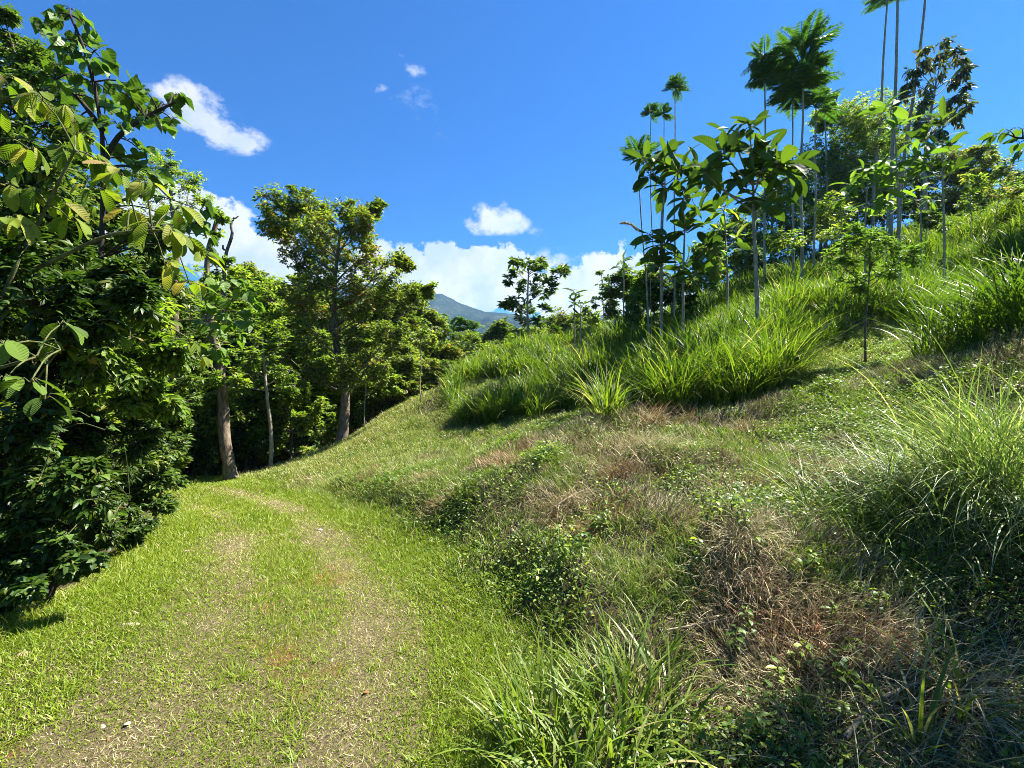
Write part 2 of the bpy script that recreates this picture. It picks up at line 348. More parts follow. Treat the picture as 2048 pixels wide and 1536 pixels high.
# ------------------------------------------------------------------ materials
def newmat(name):
    m = bpy.data.materials.new(name); m.use_nodes = True; m.node_tree.nodes.clear(); return m, m.node_tree.nodes, m.node_tree.links
def ramp(N, stops):
    r = N.new('ShaderNodeValToRGB'); e = r.color_ramp.elements
    e[0].position = stops[0][0]; e[0].color = (*stops[0][1], 1); e[1].position = stops[1][0]; e[1].color = (*stops[1][1], 1)
    for p, c in stops[2:]:
        q = e.new(p); q.color = (*c, 1)
    return r
def leaf_mat(name, stops, trans=.45, rough=.45, veins=0, vein_amt=.25, spec=.4, tcol=(1.25, 1.35, .55), back=None, gain=1., spots=0.):
    stops = [(p, tuple(min(.9, v * gain) for v in c)) for p, c in stops]
    m, N, L = newmat(name)
    out = N.new('ShaderNodeOutputMaterial'); at = N.new('ShaderNodeAttribute'); at.attribute_name = 'tint'
    sep = N.new('ShaderNodeSeparateColor'); L.new(at.outputs['Color'], sep.inputs[0])
    r = ramp(N, stops); L.new(sep.outputs[0], r.inputs[0]); col = r.outputs[0]
    p = N.new('ShaderNodeBsdfPrincipled'); p.inputs['Roughness'].default_value = rough
    p.inputs['Specular IOR Level'].default_value = spec
    tr = N.new('ShaderNodeBsdfTranslucent')
    if veins:
        def mt(op, a, b=None):
            n = N.new('ShaderNodeMath'); n.operation = op
            for i, v in enumerate((a, b)):
                if v is None: continue
                if isinstance(v, (int, float)): n.inputs[i].default_value = v
                else: L.new(v, n.inputs[i])
            return n.outputs[0]
        u = mt('ABSOLUTE', mt('SUBTRACT', sep.outputs[2], .5))
        ph = mt('SUBTRACT', mt('MULTIPLY', sep.outputs[1], float(veins)), mt('MULTIPLY', u, veins * .42))
        s = mt('PINGPONG', ph, .5); s = mt('MULTIPLY', s, 2.0)
        rib = mt('POWER', s, .6)
        mid = mt('GREATER_THAN', u, .018)
        hgt = mt('MULTIPLY', rib, 1.0)
        b = N.new('ShaderNodeBump'); b.inputs['Strength'].default_value = .55; b.inputs['Distance'].default_value = .005
        L.new(hgt, b.inputs['Height']); L.new(b.outputs[0], p.inputs['Normal']); L.new(b.outputs[0], tr.inputs['Normal'])
        mx = N.new('ShaderNodeMix'); mx.data_type = 'RGBA'; mx.blend_type = 'MIX'
        f = mt('MULTIPLY', mt('SUBTRACT', 1.0, mt('MULTIPLY', mid, mt('MINIMUM', mt('MULTIPLY', s, 4.0), 1.0))), vein_amt)
        L.new(f, mx.inputs[0]); L.new(col, mx.inputs[6]); mx.inputs[7].default_value = (.22, .28, .06, 1); col = mx.outputs[2]
    if back is not None:
        g = N.new('ShaderNodeNewGeometry'); mb2 = N.new('ShaderNodeMix'); mb2.data_type = 'RGBA'
        L.new(g.outputs['Backfacing'], mb2.inputs[0]); L.new(col, mb2.inputs[6]); mb2.inputs[7].default_value = (*back, 1); col = mb2.outputs[2]
    if spots:   # insect damage and browned patches
        tc = N.new('ShaderNodeTexCoord'); ns = N.new('ShaderNodeTexNoise'); ns.inputs['Scale'].default_value = 22; ns.inputs['Detail'].default_value = 5; L.new(tc.outputs['Object'], ns.inputs['Vector'])
        rs = ramp(N, [(.60, (0, 0, 0)), (.70, (spots, spots, spots))]); L.new(ns.outputs[0], rs.inputs[0]); sx = N.new('ShaderNodeMix'); sx.data_type = 'RGBA'
        L.new(rs.outputs[0], sx.inputs[0]); L.new(col, sx.inputs[6]); sx.inputs[7].default_value = (.13, .085, .03, 1); col = sx.outputs[2]
    L.new(col, p.inputs['Base Color'])
    mu = N.new('ShaderNodeMix'); mu.data_type = 'RGBA'; mu.blend_type = 'MULTIPLY'; mu.inputs[0].default_value = 1
    L.new(col, mu.inputs[6]); mu.inputs[7].default_value = (*tcol, 1)
    L.new(mu.outputs[2], tr.inputs['Color'])
    ms = N.new('ShaderNodeMixShader'); ms.inputs[0].default_value = trans
    L.new(p.outputs[0], ms.inputs[1]); L.new(tr.outputs[0], ms.inputs[2]); L.new(ms.outputs[0], out.inputs[0])
    return m
def bark_mat(name, c1, c2, scale=14., c3=None, rough=.9):
    m, N, L = newmat(name)
    out = N.new('ShaderNodeOutputMaterial'); p = N.new('ShaderNodeBsdfPrincipled'); p.inputs['Roughness'].default_value = rough
    p.inputs['Specular IOR Level'].default_value = .2
    tc = N.new('ShaderNodeTexCoord'); mp = N.new('ShaderNodeMapping'); mp.inputs['Scale'].default_value = (1, 1, .35)
    L.new(tc.outputs['Object'], mp.inputs[0])
    n = N.new('ShaderNodeTexNoise'); n.inputs['Scale'].default_value = scale; n.inputs['Detail'].default_value = 6; n.inputs['Roughness'].default_value = .7
    L.new(mp.outputs[0], n.inputs['Vector'])
    st = [(.35, c1), (.62, c2)]
    if c3: st.append((.75, c3))
    r = ramp(N, st); L.new(n.outputs[0], r.inputs[0]); L.new(r.outputs[0], p.inputs['Base Color'])
    b = N.new('ShaderNodeBump'); b.inputs['Strength'].default_value = .8; b.inputs['Distance'].default_value = .03
    L.new(n.outputs[0], b.inputs['Height']); L.new(b.outputs[0], p.inputs['Normal']); L.new(p.outputs[0], out.inputs[0])
    return m
def soil_mat(name, far=True, red=.5, g=1.):
    m, N, L = newmat(name)
    out = N.new('ShaderNodeOutputMaterial'); p = N.new('ShaderNodeBsdfPrincipled'); p.inputs['Roughness'].default_value = .95
    p.inputs['Specular IOR Level'].default_value = .1
    tc = N.new('ShaderNodeTexCoord')
    def noise(s, d, r=.6):
        n = N.new('ShaderNodeTexNoise'); n.inputs['Scale'].default_value = s; n.inputs['Detail'].default_value = d; n.inputs['Roughness'].default_value = r
        L.new(tc.outputs['Object'], n.inputs['Vector']); return n
    n1 = noise(70, 6, .8); r1 = ramp(N, [(.32, (.018 * g, .014 * g, .008 * g)), (.50, (.060 * g, .048 * g, .026 * g)), (.64, (.15 * g, .12 * g, .065 * g)), (.78, (.30, .25, .15))]); L.new(n1.outputs[0], r1.inputs[0])
    n2 = noise(.9, 5, .65); r2 = ramp(N, [(.56, (0, 0, 0)), (.70, (1, 1, 1))]); L.new(n2.outputs[0], r2.inputs[0])
    n3 = noise(60, 4, .7); r3 = ramp(N, [(.35, (.08, .024, .010)), (.65, (.26, .085, .030))]); L.new(n3.outputs[0], r3.inputs[0])
    mul = N.new('ShaderNodeMath'); mul.operation = 'MULTIPLY'; L.new(r2.outputs[0], mul.inputs[0]); mul.inputs[1].default_value = red
    mx = N.new('ShaderNodeMix'); mx.data_type = 'RGBA'; L.new(mul.outputs[0], mx.inputs[0]); L.new(r1.outputs[0], mx.inputs[6]); L.new(r3.outputs[0], mx.inputs[7])
    col = mx.outputs[2]
    if far:     # the open land beyond is overgrown
        ln = N.new('ShaderNodeVectorMath'); ln.operation = 'DISTANCE'; L.new(tc.outputs['Object'], ln.inputs[0]); ln.inputs[1].default_value = (4, 8, 2)
        mr = N.new('ShaderNodeMapRange'); L.new(ln.outputs['Value'], mr.inputs[0]); mr.inputs[1].default_value = 20; mr.inputs[2].default_value = 30
        n5 = noise(3.0, 8, .75); r5 = ramp(N, [(.35, (.012, .028, .006)), (.55, (.04, .075, .015)), (.72, (.09, .13, .03))]); L.new(n5.outputs[0], r5.inputs[0])
        m5 = N.new('ShaderNodeMix'); m5.data_type = 'RGBA'; L.new(mr.outputs[0], m5.inputs[0]); L.new(col, m5.inputs[6]); L.new(r5.outputs[0], m5.inputs[7]); col = m5.outputs[2]
    L.new(col, p.inputs['Base Color'])
    b = N.new('ShaderNodeBump'); b.inputs['Strength'].default_value = 1; b.inputs['Distance'].default_value = .02
    L.new(n1.outputs[0], b.inputs['Height']); L.new(b.outputs[0], p.inputs['Normal']); L.new(p.outputs[0], out.inputs[0])
    return m
M = {}
M['lawn'] = leaf_mat('lawn_grass', [(0, (.075, .125, .008)), (.45, (.140, .195, .010)), (.80, (.20, .235, .028)), (.93, (.28, .25, .09)), (1, (.36, .30, .16))], .4, .5, spec=.35, gain=1.35)
M['straw'] = leaf_mat('dry_straw', [(0, (.055, .040, .020)), (.25, (.15, .12, .055)), (.6, (.29, .245, .13)), (.87, (.42, .37, .22)), (1, (.20, .08, .035))], .15, .7, spec=.2, tcol=(1, 1, 1), gain=1.25)
M['bankgreen'] = leaf_mat('bank_grass', [(0, (.032, .058, .008)), (.5, (.085, .130, .016)), (.8, (.15, .19, .035)), (1, (.22, .20, .09))], .35, .5, gain=1.6)
M['cover'] = leaf_mat('creeper_leaf', [(0, (.03, .065, .008)), (.5, (.07, .125, .012)), (.85, (.14, .20, .02)), (1, (.22, .26, .03))], .4, .45, gain=1.4)
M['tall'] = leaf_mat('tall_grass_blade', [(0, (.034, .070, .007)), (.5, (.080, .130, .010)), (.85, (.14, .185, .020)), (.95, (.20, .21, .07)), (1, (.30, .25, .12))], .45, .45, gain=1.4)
M['fine'] = leaf_mat('grey_green_grass', [(0, (.025, .048, .012)), (.4, (.075, .125, .03)), (.8, (.17, .22, .08)), (1, (.33, .32, .18))], .3, .4, spec=.5, gain=1.5)
M['shadeleaf'] = leaf_mat('shade_darkened_glossy_leaf', [(0, (.022, .048, .008)), (.5, (.040, .085, .010)), (.9, (.075, .13, .014)), (1, (.13, .15, .03))], .35, .45, spec=.35)  # albedo lowered to paint the thicket's shade into its glossy leaves
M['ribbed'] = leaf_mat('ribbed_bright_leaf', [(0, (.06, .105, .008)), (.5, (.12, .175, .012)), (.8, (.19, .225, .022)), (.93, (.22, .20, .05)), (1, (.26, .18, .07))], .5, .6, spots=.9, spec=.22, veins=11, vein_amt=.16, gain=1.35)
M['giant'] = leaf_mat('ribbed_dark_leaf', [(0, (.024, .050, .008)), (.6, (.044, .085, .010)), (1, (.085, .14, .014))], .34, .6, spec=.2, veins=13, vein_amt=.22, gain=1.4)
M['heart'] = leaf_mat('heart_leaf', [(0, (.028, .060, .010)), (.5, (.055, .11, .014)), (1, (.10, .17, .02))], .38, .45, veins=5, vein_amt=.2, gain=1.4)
M['heartlight'] = leaf_mat('heart_leaf_light', [(0, (.06, .12, .014)), (.5, (.09, .17, .02)), (1, (.13, .21, .03))], .45, .5, veins=5, vein_amt=.3, gain=1.2)
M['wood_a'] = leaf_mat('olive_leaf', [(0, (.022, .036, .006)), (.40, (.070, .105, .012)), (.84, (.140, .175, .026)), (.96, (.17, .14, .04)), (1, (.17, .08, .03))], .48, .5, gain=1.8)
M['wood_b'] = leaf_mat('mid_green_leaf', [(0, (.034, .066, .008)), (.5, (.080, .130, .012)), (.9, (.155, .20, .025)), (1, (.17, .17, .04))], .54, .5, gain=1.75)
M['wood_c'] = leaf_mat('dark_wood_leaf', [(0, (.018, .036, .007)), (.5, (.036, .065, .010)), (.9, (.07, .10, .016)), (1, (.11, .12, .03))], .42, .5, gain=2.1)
M['fern'] = leaf_mat('feathery_leaf', [(0, (.020, .055, .012)), (.5, (.040, .105, .016)), (1, (.075, .15, .02))], .35, .5, gain=1.3)
M['umb'] = leaf_mat('drooping_leaf', [(0, (.025, .04, .012)), (.5, (.05, .075, .022)), (.85, (.10, .115, .05)), (1, (.17, .12, .06))], .3, .55, spec=.3, gain=1.4)
M['deadleaf'] = leaf_mat('dead_leaf', [(0, (.20, .085, .03)), (.5, (.30, .22, .12)), (1, (.42, .36, .24))], .15, .7, tcol=(1, .8, .5), veins=7, vein_amt=.2, back=(.30, .12, .04))
M['bark_pale'] = bark_mat('pale_bark', (.16, .14, .10), (.38, .35, .28), 18)
M['bark_brown'] = bark_mat('brown_bark', (.045, .032, .022), (.16, .12, .08), 12, (.26, .22, .16))
M['bark_tan'] = bark_mat('tan_bark', (.07, .05, .035), (.27, .21, .15), 15, (.38, .32, .24))
M['bark_dark'] = bark_mat('dark_bark', (.015, .012, .009), (.06, .048, .035), 14)
M['bark_green'] = bark_mat('green_stem', (.05, .065, .02), (.15, .16, .06), 20)
M['stick'] = bark_mat('dead_stick', (.16, .12, .07), (.42, .34, .22), 25)
M['stone'] = bark_mat('pale_stone', (.20, .17, .13), (.45, .41, .34), 30)
M['ground'] = soil_mat('ground_soil', red=.75)
M['track'] = soil_mat('track_soil', far=False, red=1.0, g=1.8)

# ------------------------------------------------------------------ ground, track, mountain
def build_ground():
    mb = MB(); idx = np.arange(GN * GN).reshape(GN, GN)
    f = np.stack([idx[:-1, :-1], idx[1:, :-1], idx[1:, 1:], idx[:-1, 1:]], -1).reshape(-1, 4)
    V = np.stack([GX, GY, GZ], -1).reshape(-1, 3)
    mb.add(V, np.zeros((len(V), 3)), None, f)
    o = mb.build('ground', M['ground']); tag(o, kind='structure')
build_ground()
def build_track():
    ys = np.linspace(-3, 10.2, 200); a = np.interp(ys, RUT_L[:, 1], RUT_L[:, 0]) - .5; b = np.interp(ys, RUT_R[:, 1], RUT_R[:, 0]) + .45
    n = 34; s = np.linspace(0, 1, n)
    X = a[:, None] * (1 - s) + b[:, None] * s; Y = np.repeat(ys[:, None], n, 1)
    Z = h(X, Y) + .006; Z[:, [0, -1]] -= .03; Z[[0, -1]] -= .03
    idx = np.arange(X.size).reshape(X.shape); f = np.stack([idx[:-1, :-1], idx[:-1, 1:], idx[1:, 1:], idx[1:, :-1]], -1).reshape(-1, 4)
    mb = MB(); mb.add(np.stack([X, Y, Z], -1).reshape(-1, 3), np.zeros((X.size, 3)), None, f)
    tag(mb.build('track', M['track']), kind='structure')
build_track()
def build_mountain():
    m, N, L = newmat('forested_mountain')
    out = N.new('ShaderNodeOutputMaterial'); p = N.new('ShaderNodeBsdfPrincipled'); p.inputs['Roughness'].default_value = 1
    p.inputs['Specular IOR Level'].default_value = 0
    tc = N.new('ShaderNodeTexCoord'); n = N.new('ShaderNodeTexNoise'); n.inputs['Scale'].default_value = .02; n.inputs['Detail'].default_value = 8; n.inputs['Roughness'].default_value = .7
    L.new(tc.outputs['Object'], n.inputs['Vector']); r = ramp(N, [(.38, (.006, .013, .009)), (.52, (.018, .032, .018)), (.66, (.055, .065, .035))]); L.new(n.outputs[0], r.inputs[0])
    L.new(r.outputs[0], p.inputs['Base Color']); L.new(p.outputs[0], out.inputs[0])
    b = N.new('ShaderNodeBump'); b.inputs['Strength'].default_value = 1; b.inputs['Distance'].default_value = 16; L.new(n.outputs[0], b.inputs['Height']); L.new(b.outputs[0], p.inputs['Normal'])
    Yc = 1500.
    prof = np.array([(-1200, 690), (-400, 640), (200, 600), (480, 575), (600, 585), (760, 575), (850, 596), (888, 591), (930, 612), (975, 628), (1010, 632), (1060, 640), (1180, 645), (1300, 640), (1500, 650), (2400, 660), (3200, 690)], float)
    px = np.linspace(-1200, 3200, 900); nY = 80; Yr = np.linspace(0, 1, nY)
    top = np.interp(px, prof[:, 0], prof[:, 1]); Hh = CAMZ + (768 - top) / F * Yc
    X = (px[:, None] - 1024) / F * Yc + 0 * Yr; Y = Yc - 620 + Yr * 1240 + 0 * X
    bell = np.sin(np.pi * Yr) ** 1.1
    nz = (fbm(X, Y, 240, 3, 6) - .5)
    Z = -12 + (Hh[:, None] + 12) * bell + 150 * nz * np.clip(bell * (1 - bell) * 4 + .05, 0, 1) + 7 * (fbm(X, Y, 16, 8, 2) - .5)
    idx = np.arange(X.size).reshape(X.shape); f = np.stack([idx[:-1, :-1], idx[1:, :-1], idx[1:, 1:], idx[:-1, 1:]], -1).reshape(-1, 4)
    mb = MB(); mb.add(np.stack([X, Y, Z], -1).reshape(-1, 3), np.zeros((X.size, 3)), None, f)
    tag(mb.build('mountain', m), kind='structure')
build_mountain()

# ------------------------------------------------------------------ grass and ground cover
def scatter(n, x0, x1, y0, y1): return rnd(n, x0, x1), rnd(n, y0, y1)
def inview(x, y, z, m=140):
    px, py = proj(x, np.maximum(y, .3), z); return (px > -m) & (px < 2048 + m) & (py < 1536 + m * 2.2) & (y > .3)

def build_lawn():
    mb = MB(); cl = MB()
    for (y0, y1, dens, Wd, Ls) in [(.9, 2.2, 17000, .0040, .95), (2.2, 3.4, 14000, .0047, 1.0), (3.4, 5.0, 9500, .0060, 1.1), (5.0, 8.0, 5600, .0082, 1.25), (8, 13, 2800, .0120, 1.4)]:
        x0, x1 = -9.5, 2.0; n = int((x1 - x0) * (y1 - y0) * dens); x, y = scatter(n, x0, x1, y0, y1)
        s = side(x, y, TOE) + .5 * (fbm(x, y, .8, 21) - .5) + .3 * (vnoise(x, y, .22, 5) - .5); l = side(x, y, LEFT) + .5 * (fbm(x, y, .7, 22) - .5)
        z = h(x, y)
        keep = (s < rnd(n, -.12, .38)) & (l > rnd(n, -.6, .1)) & inview(x, y, z, 420)
        x, y, z = x[keep], y[keep], z[keep]; n = len(x)
        rt = rut(x, y); thin = fbm(x, y, .22, 31, 3); patch = fbm(x, y, 1.3, 37, 3)
        dry = np.clip(.50 * rt + np.clip((patch - .52) * 2.0, 0, .18) * np.clip(4.5 - y, .25, 1), 0, 1)
        bare = np.clip((fbm(x, y, .45, 39, 3) - .60) * 7, 0, 1) * np.clip(rt * 2 + .25, 0, 1)
        k = rnd(n) < np.clip((1 - .38 * dry) * (thin * 1.4 + .42), .1, 1) * (1 - .60 * bare)
        # dry clippings lying flat among the grass
        c = (~k | (rnd(n) < .12 + .35 * dry)) & (rnd(n) < (.50 + .9 * dry) * (1 - .2 * bare)); m = c.sum()
        blades(cl, np.stack([x[c], y[c], z[c] + .002], -1), rnd(m, .02, .05) * Ls, Wd * rnd(m, .5, 1.1), rnd(m, 0, 6.28), rnd(m, .9, 1.6), rnd(m, -.3, .6), np.clip(rng.normal(.55, .2, m), 0, .92), seg=2, twist=1.6)
        x, y, z, rt, dry = x[k], y[k], z[k], rt[k], dry[k]; n = len(x)
        lush = fbm(x, y, 1.0, 33, 3)
        centre = np.clip(1 - np.abs(side(x, y, (RUT_R[:11] + RUT_L) / 2)) / .5, 0, 1); edge = np.clip(1 + side(x, y, TOE) / .7, 0, 1); le = np.clip(1 - side(x, y, LEFT) / .7, 0, 1)
        L = (.018 + .024 * rnd(n)) * (1 - .5 * dry) * (.65 + .9 * lush) * Ls * (1 + .5 * centre * np.clip((y - 2.5) / 2, 0, 1) + .9 * edge + .7 * le)
        L *= np.where(rnd(n) < .03, 2.0, 1)
        tint = np.clip(rnd(n) * .55 + .25 * (1 - lush) + .30 * dry + .04 - .10 * edge, 0, .9)
        tint = np.where(rnd(n) < .05 + .22 * dry, rnd(n, .85, 1), tint)
        blades(mb, np.stack([x, y, z - .003], -1), L, Wd * rnd(n, .7, 1.5), rnd(n, 0, 6.28), rnd(n, .15, 1.2), rnd(n, .1, 1.0), tint, seg=2, twist=1.6)
    # longer, seeding grass along the foot of the thicket
    n = 26000; x, y = scatter(n, -7, -2.6, 1.6, 8.5); l = side(x, y, LEFT) + .35 * (fbm(x, y, .5, 23) - .5); q = (np.abs(l + .02) < rnd(n, .02, .22)) & (fbm(x, y, .35, 24, 2) > .38); x, y = x[q], y[q]; n = len(x)
    blades(mb, np.stack([x, y, h(x, y)], -1), rnd(n, .06, .20), rnd(n, .004, .007), rnd(n, 0, 6.28), rnd(n, .05, .9), rnd(n, .2, 1.5), np.where(rnd(n) < .2, rnd(n, .85, 1), rnd(n, .1, .7)), seg=4, twist=1.2)
    n = 900; x, y = scatter(n, -5, 1, 1.4, 8); ok = (side(x, y, TOE) < .1) & (side(x, y, LEFT) > -.1) & (rut(x, y) < .4); x, y = x[ok], y[ok]
    for a, b in zip(x, y):
        k = 9; p = np.stack([a + rng.normal(0, .012, k), b + rng.normal(0, .012, k)], -1); z = h(p[:, 0], p[:, 1])
        blades(mb, np.column_stack([p, z]), rnd(k, .045, .10), rnd(k, .004, .0065), rnd(k, 0, 6.28), rnd(k, .3, 1.2), rnd(k, .2, 1.0), rnd(k, .1, .7), seg=3)
    tag(mb.build('short_grass', M['lawn'], smooth=True), 'short bright yellow-green grass growing over the track', kind='stuff')
    tag(cl.build('dry_clippings', M['straw'], smooth=True), 'pale dry grass clippings lying flat on the track', kind='stuff')
build_lawn()

def tallmask(x, y):
    """1 where the tall grass stands: the upper slope"""
    z = h(x, y); px, py = proj(x, np.maximum(y, .5), z)
    low = np.interp(px, [880, 930, 1000, 1100, 1180, 1260, 1440, 1560, 1640, 1720, 1800, 1950, 2200], [800, 850, 860, 842, 835, 822, 812, 790, 715, 655, 640, 655, 640])
    return (py < low - 6 + 64 * (fbm(x, y, 1.3, 51) - .5)) & (px > 900) & (y < 30) & (y > 5.5)
def build_bank():
    st = MB(); gr = MB(); cv = MB()
    for (y0, y1, dens, k) in [(1.0, 2.4, 15000, .8), (2.4, 3.6, 13000, .9), (3.6, 5.5, 10000, 1.1), (5.5, 9, 6000, 1.5), (9, 15, 3000, 2.1), (15, 26, 1100, 3.3)]:
        x0, x1 = -8, min(30, 1.35 * y1 + 1); n = int((x1 - x0) * (y1 - y0) * dens); x, y = scatter(n, x0, x1, y0, y1)
        s = side(x, y, TOE); z = h(x, y)
        keep = (s > rnd(n, -.22, .22)) & inview(x, y, z, 260) & ((y < 11) | (x > -7 + (y - 11) * .8))
        x, y, z, s = x[keep], y[keep], z[keep], s[keep]; n = len(x)
        g = fbm(x, y, 1.1, 61, 3); g2 = fbm(x, y, .28, 62, 2); v = .6 * g + .4 * g2
        far_green = np.clip((y - 6.5) / 4, 0, 1) * .22 + np.clip((-x - .5) / 3, 0, 1) * .15
        a = np.clip((v - .44 + far_green) * 5 + .5, 0, 1)           # greenness
        u = rnd(n); isg = u < a * .85 + .12; iss = ~isg
        thin = np.clip((fbm(x, y, .5, 66, 2) - .22) * 3.4, .30, 1)
        gap = rnd(n) < thin
        # straw: flattened, tangled
        q = iss & gap; m = q.sum(); L = rnd(m, .06, .19) * (.8 + .25 * k)
        dirn = 6.28 * fbm(x[q], y[q], .6, 70, 2) * 1.6 + rng.normal(0, .8, m)
        red = fbm(x[q], y[q], .8, 77, 3) > .63
        ti = np.where(red & (rnd(m) < .55), rnd(m, .93, 1), rnd(m, 0, .9) ** 1.1)
        blades(st, np.stack([x[q], y[q], z[q] - .005], -1), L, .0044 * k * rnd(m, .6, 1.6), dirn, rnd(m, .1, 1.45), rnd(m, .1, 1.3), ti, seg=3, twist=1.6)
        # green short grass
        q = isg & gap & (rnd(n) < .8); m = q.sum(); L = rnd(m, .04, .13) * (.75 + .25 * k)
        blades(gr, np.stack([x[q], y[q], z[q] - .005], -1), L, .0050 * k * rnd(m, .6, 1.6), rnd(m, 0, 6.28), rnd(m, .1, 1.1), rnd(m, .2, 1.2), np.clip(rng.normal(.5, .27, m) + far_green[q], 0, 1), seg=3, twist=1.6)
        # small broad leaves
        vv = fbm(x, y, .9, 83, 3)
        q = (rnd(n) < .26 * np.clip((vv - .41) * 5, 0, 1)) & (y < 14); m = q.sum()
        if m:
            hgt = rnd(m, .01, .10); d = rng.normal(0, 1, (m, 3)); d[:, 2] = rnd(m, -.2, .5)
            Nn = np.stack([rng.normal(0, .45, m), rng.normal(0, .45, m), np.ones(m)], -1)
            Lc = rnd(m, .018, .040) * (.7 + .35 * k)
            leaves(cv, np.stack([x[q], y[q], z[q] + hgt], -1), d, Nn, Lc, Lc * .6, rnd(m), 'oval' if y0 < 5 else 'rhomb', .5, .3)
    tag(st.build('dry_grass', M['straw']), 'tan and brown dead grass matted over the bank', kind='stuff')
    tag(gr.build('bank_grass', M['bankgreen']), 'olive green grass growing through the straw on the bank', kind='stuff')
    tag(cv.build('ground_cover', M['cover']), 'small round-leaved creepers spreading over the bank', kind='stuff')
build_bank()

def clump(mb, p, nb, H, Wd, spread, base, droop=(.5, 1.9), tint=(0, 1), seg=6, lean=(.02, .5)):
    a = rnd(nb, 0, 6.28); r = base * np.sqrt(rnd(nb)); x = p[0] + r * np.cos(a); y = p[1] + r * np.sin(a)
    z = h(x, y) - .01
    blades(mb, np.stack([x, y, z], -1), H * rnd(nb, .5, 1.1), Wd * rnd(nb, .6, 1.3), a + rng.normal(0, spread, nb), rnd(nb, *lean), rnd(nb, *droop), rnd(nb, *tint), seg=seg, twist=.7)
def build_tall():
    mb = MB(); n = 12500; x, y = scatter(n, -4, 32, 7, 27); z = h(x, y); px, py = proj(x, y, z)
    ok = tallmask(x, y) & (px < 2300) & (py > 350) & (fbm(x, y, 2.2, 91, 2) > .33)
    x, y, px, py = x[ok], y[ok], px[ok], py[ok]
    sel = rnd(len(x)) < np.clip(.9 - (y - 10) * .018, .5, 1); x, y, px = x[sel], y[sel], px[sel]
    for a, b, c in zip(x, y, px):
        e = vnoise(a, b, 2.0, 95)
        H = (.50 + .70 * e) * random.uniform(.75, 1.15) * (1.2 if c < 1600 else .95)
        if c > 1650 and b < 12: H *= .8
        dk = vnoise(a, b, 1.1, 96); clump(mb, (a, b), int(34 if b < 16 else 24), H, .014 + .0009 * b, .7, .20, tint=(0, .45 + .55 * dk), seg=5, lean=(.0, .4), droop=(.3, 1.7))
        if random.random() < .45: clump(mb, (a, b), 6, H * 1.1, .010 + .0009 * b, .7, .15, tint=(.93, 1), seg=5, lean=(.1, .9))
    print('TALL clumps', len(x))
    tag(mb.build('tall_grass', M['tall']), 'tall bright green arching grass covering the upper slope', kind='stuff')
build_tall()

# ------------------------------------------------------------------ plants
UP = np.array([0, 0, 1.])
def ellips(n, c, r, bias=.42):
    d = nrm(rng.normal(0, 1, (n, 3))); return np.asarray(c) + d * (rnd(n) ** bias)[:, None] * np.asarray(r)
def rosette(P, outd, k, L, W, jit=.25, elev=(-.4, .5), Ljit=.3):
    """k leaves around each tip"""
    n = len(P); a = (np.arange(k)[None] / k * 6.283 + rnd(n, 0, 6.28)[:, None] + rng.normal(0, jit, (n, k))).ravel()
    e = rnd(n * k, *elev)
    D = np.stack([np.cos(a) * np.cos(e), np.sin(a) * np.cos(e), np.sin(e)], -1)
    od = np.repeat(outd, k, 0); D = nrm(D + .45 * od)
    Pp = np.repeat(P, k, 0) + D * .01 + rng.normal(0, .12 * L, (n * k, 3))
    N2 = nrm(UP + .5 * rng.normal(0, 1, (n * k, 3)))
    Ls = L * (1 + Ljit * rng.uniform(-1, 1, n * k)); return Pp, D, N2, Ls, Ls * W / L
def polyline_world(pts, Y):
    return np.array([W3(p[0], p[1], Y + (p[2] if len(p) > 2 else 0)) for p in pts])
def at_height(path, z):
    i = np.argmin(np.abs(path[:, 2] - z)); return i
def split(clumps, n=4, f=.52, j=.9):
    out = []
    for c in clumps:
        for i in range(n):
            q = ellips(1, (0, 0, 0), (c[3] * j, c[3] * j, c[4] * j), .35)[0]; g = f * random.uniform(.7, 1.2)
            out.append((c[0] + q[0], c[1] + q[1], c[2] + q[2], c[3] * g, c[4] * g))
    return out
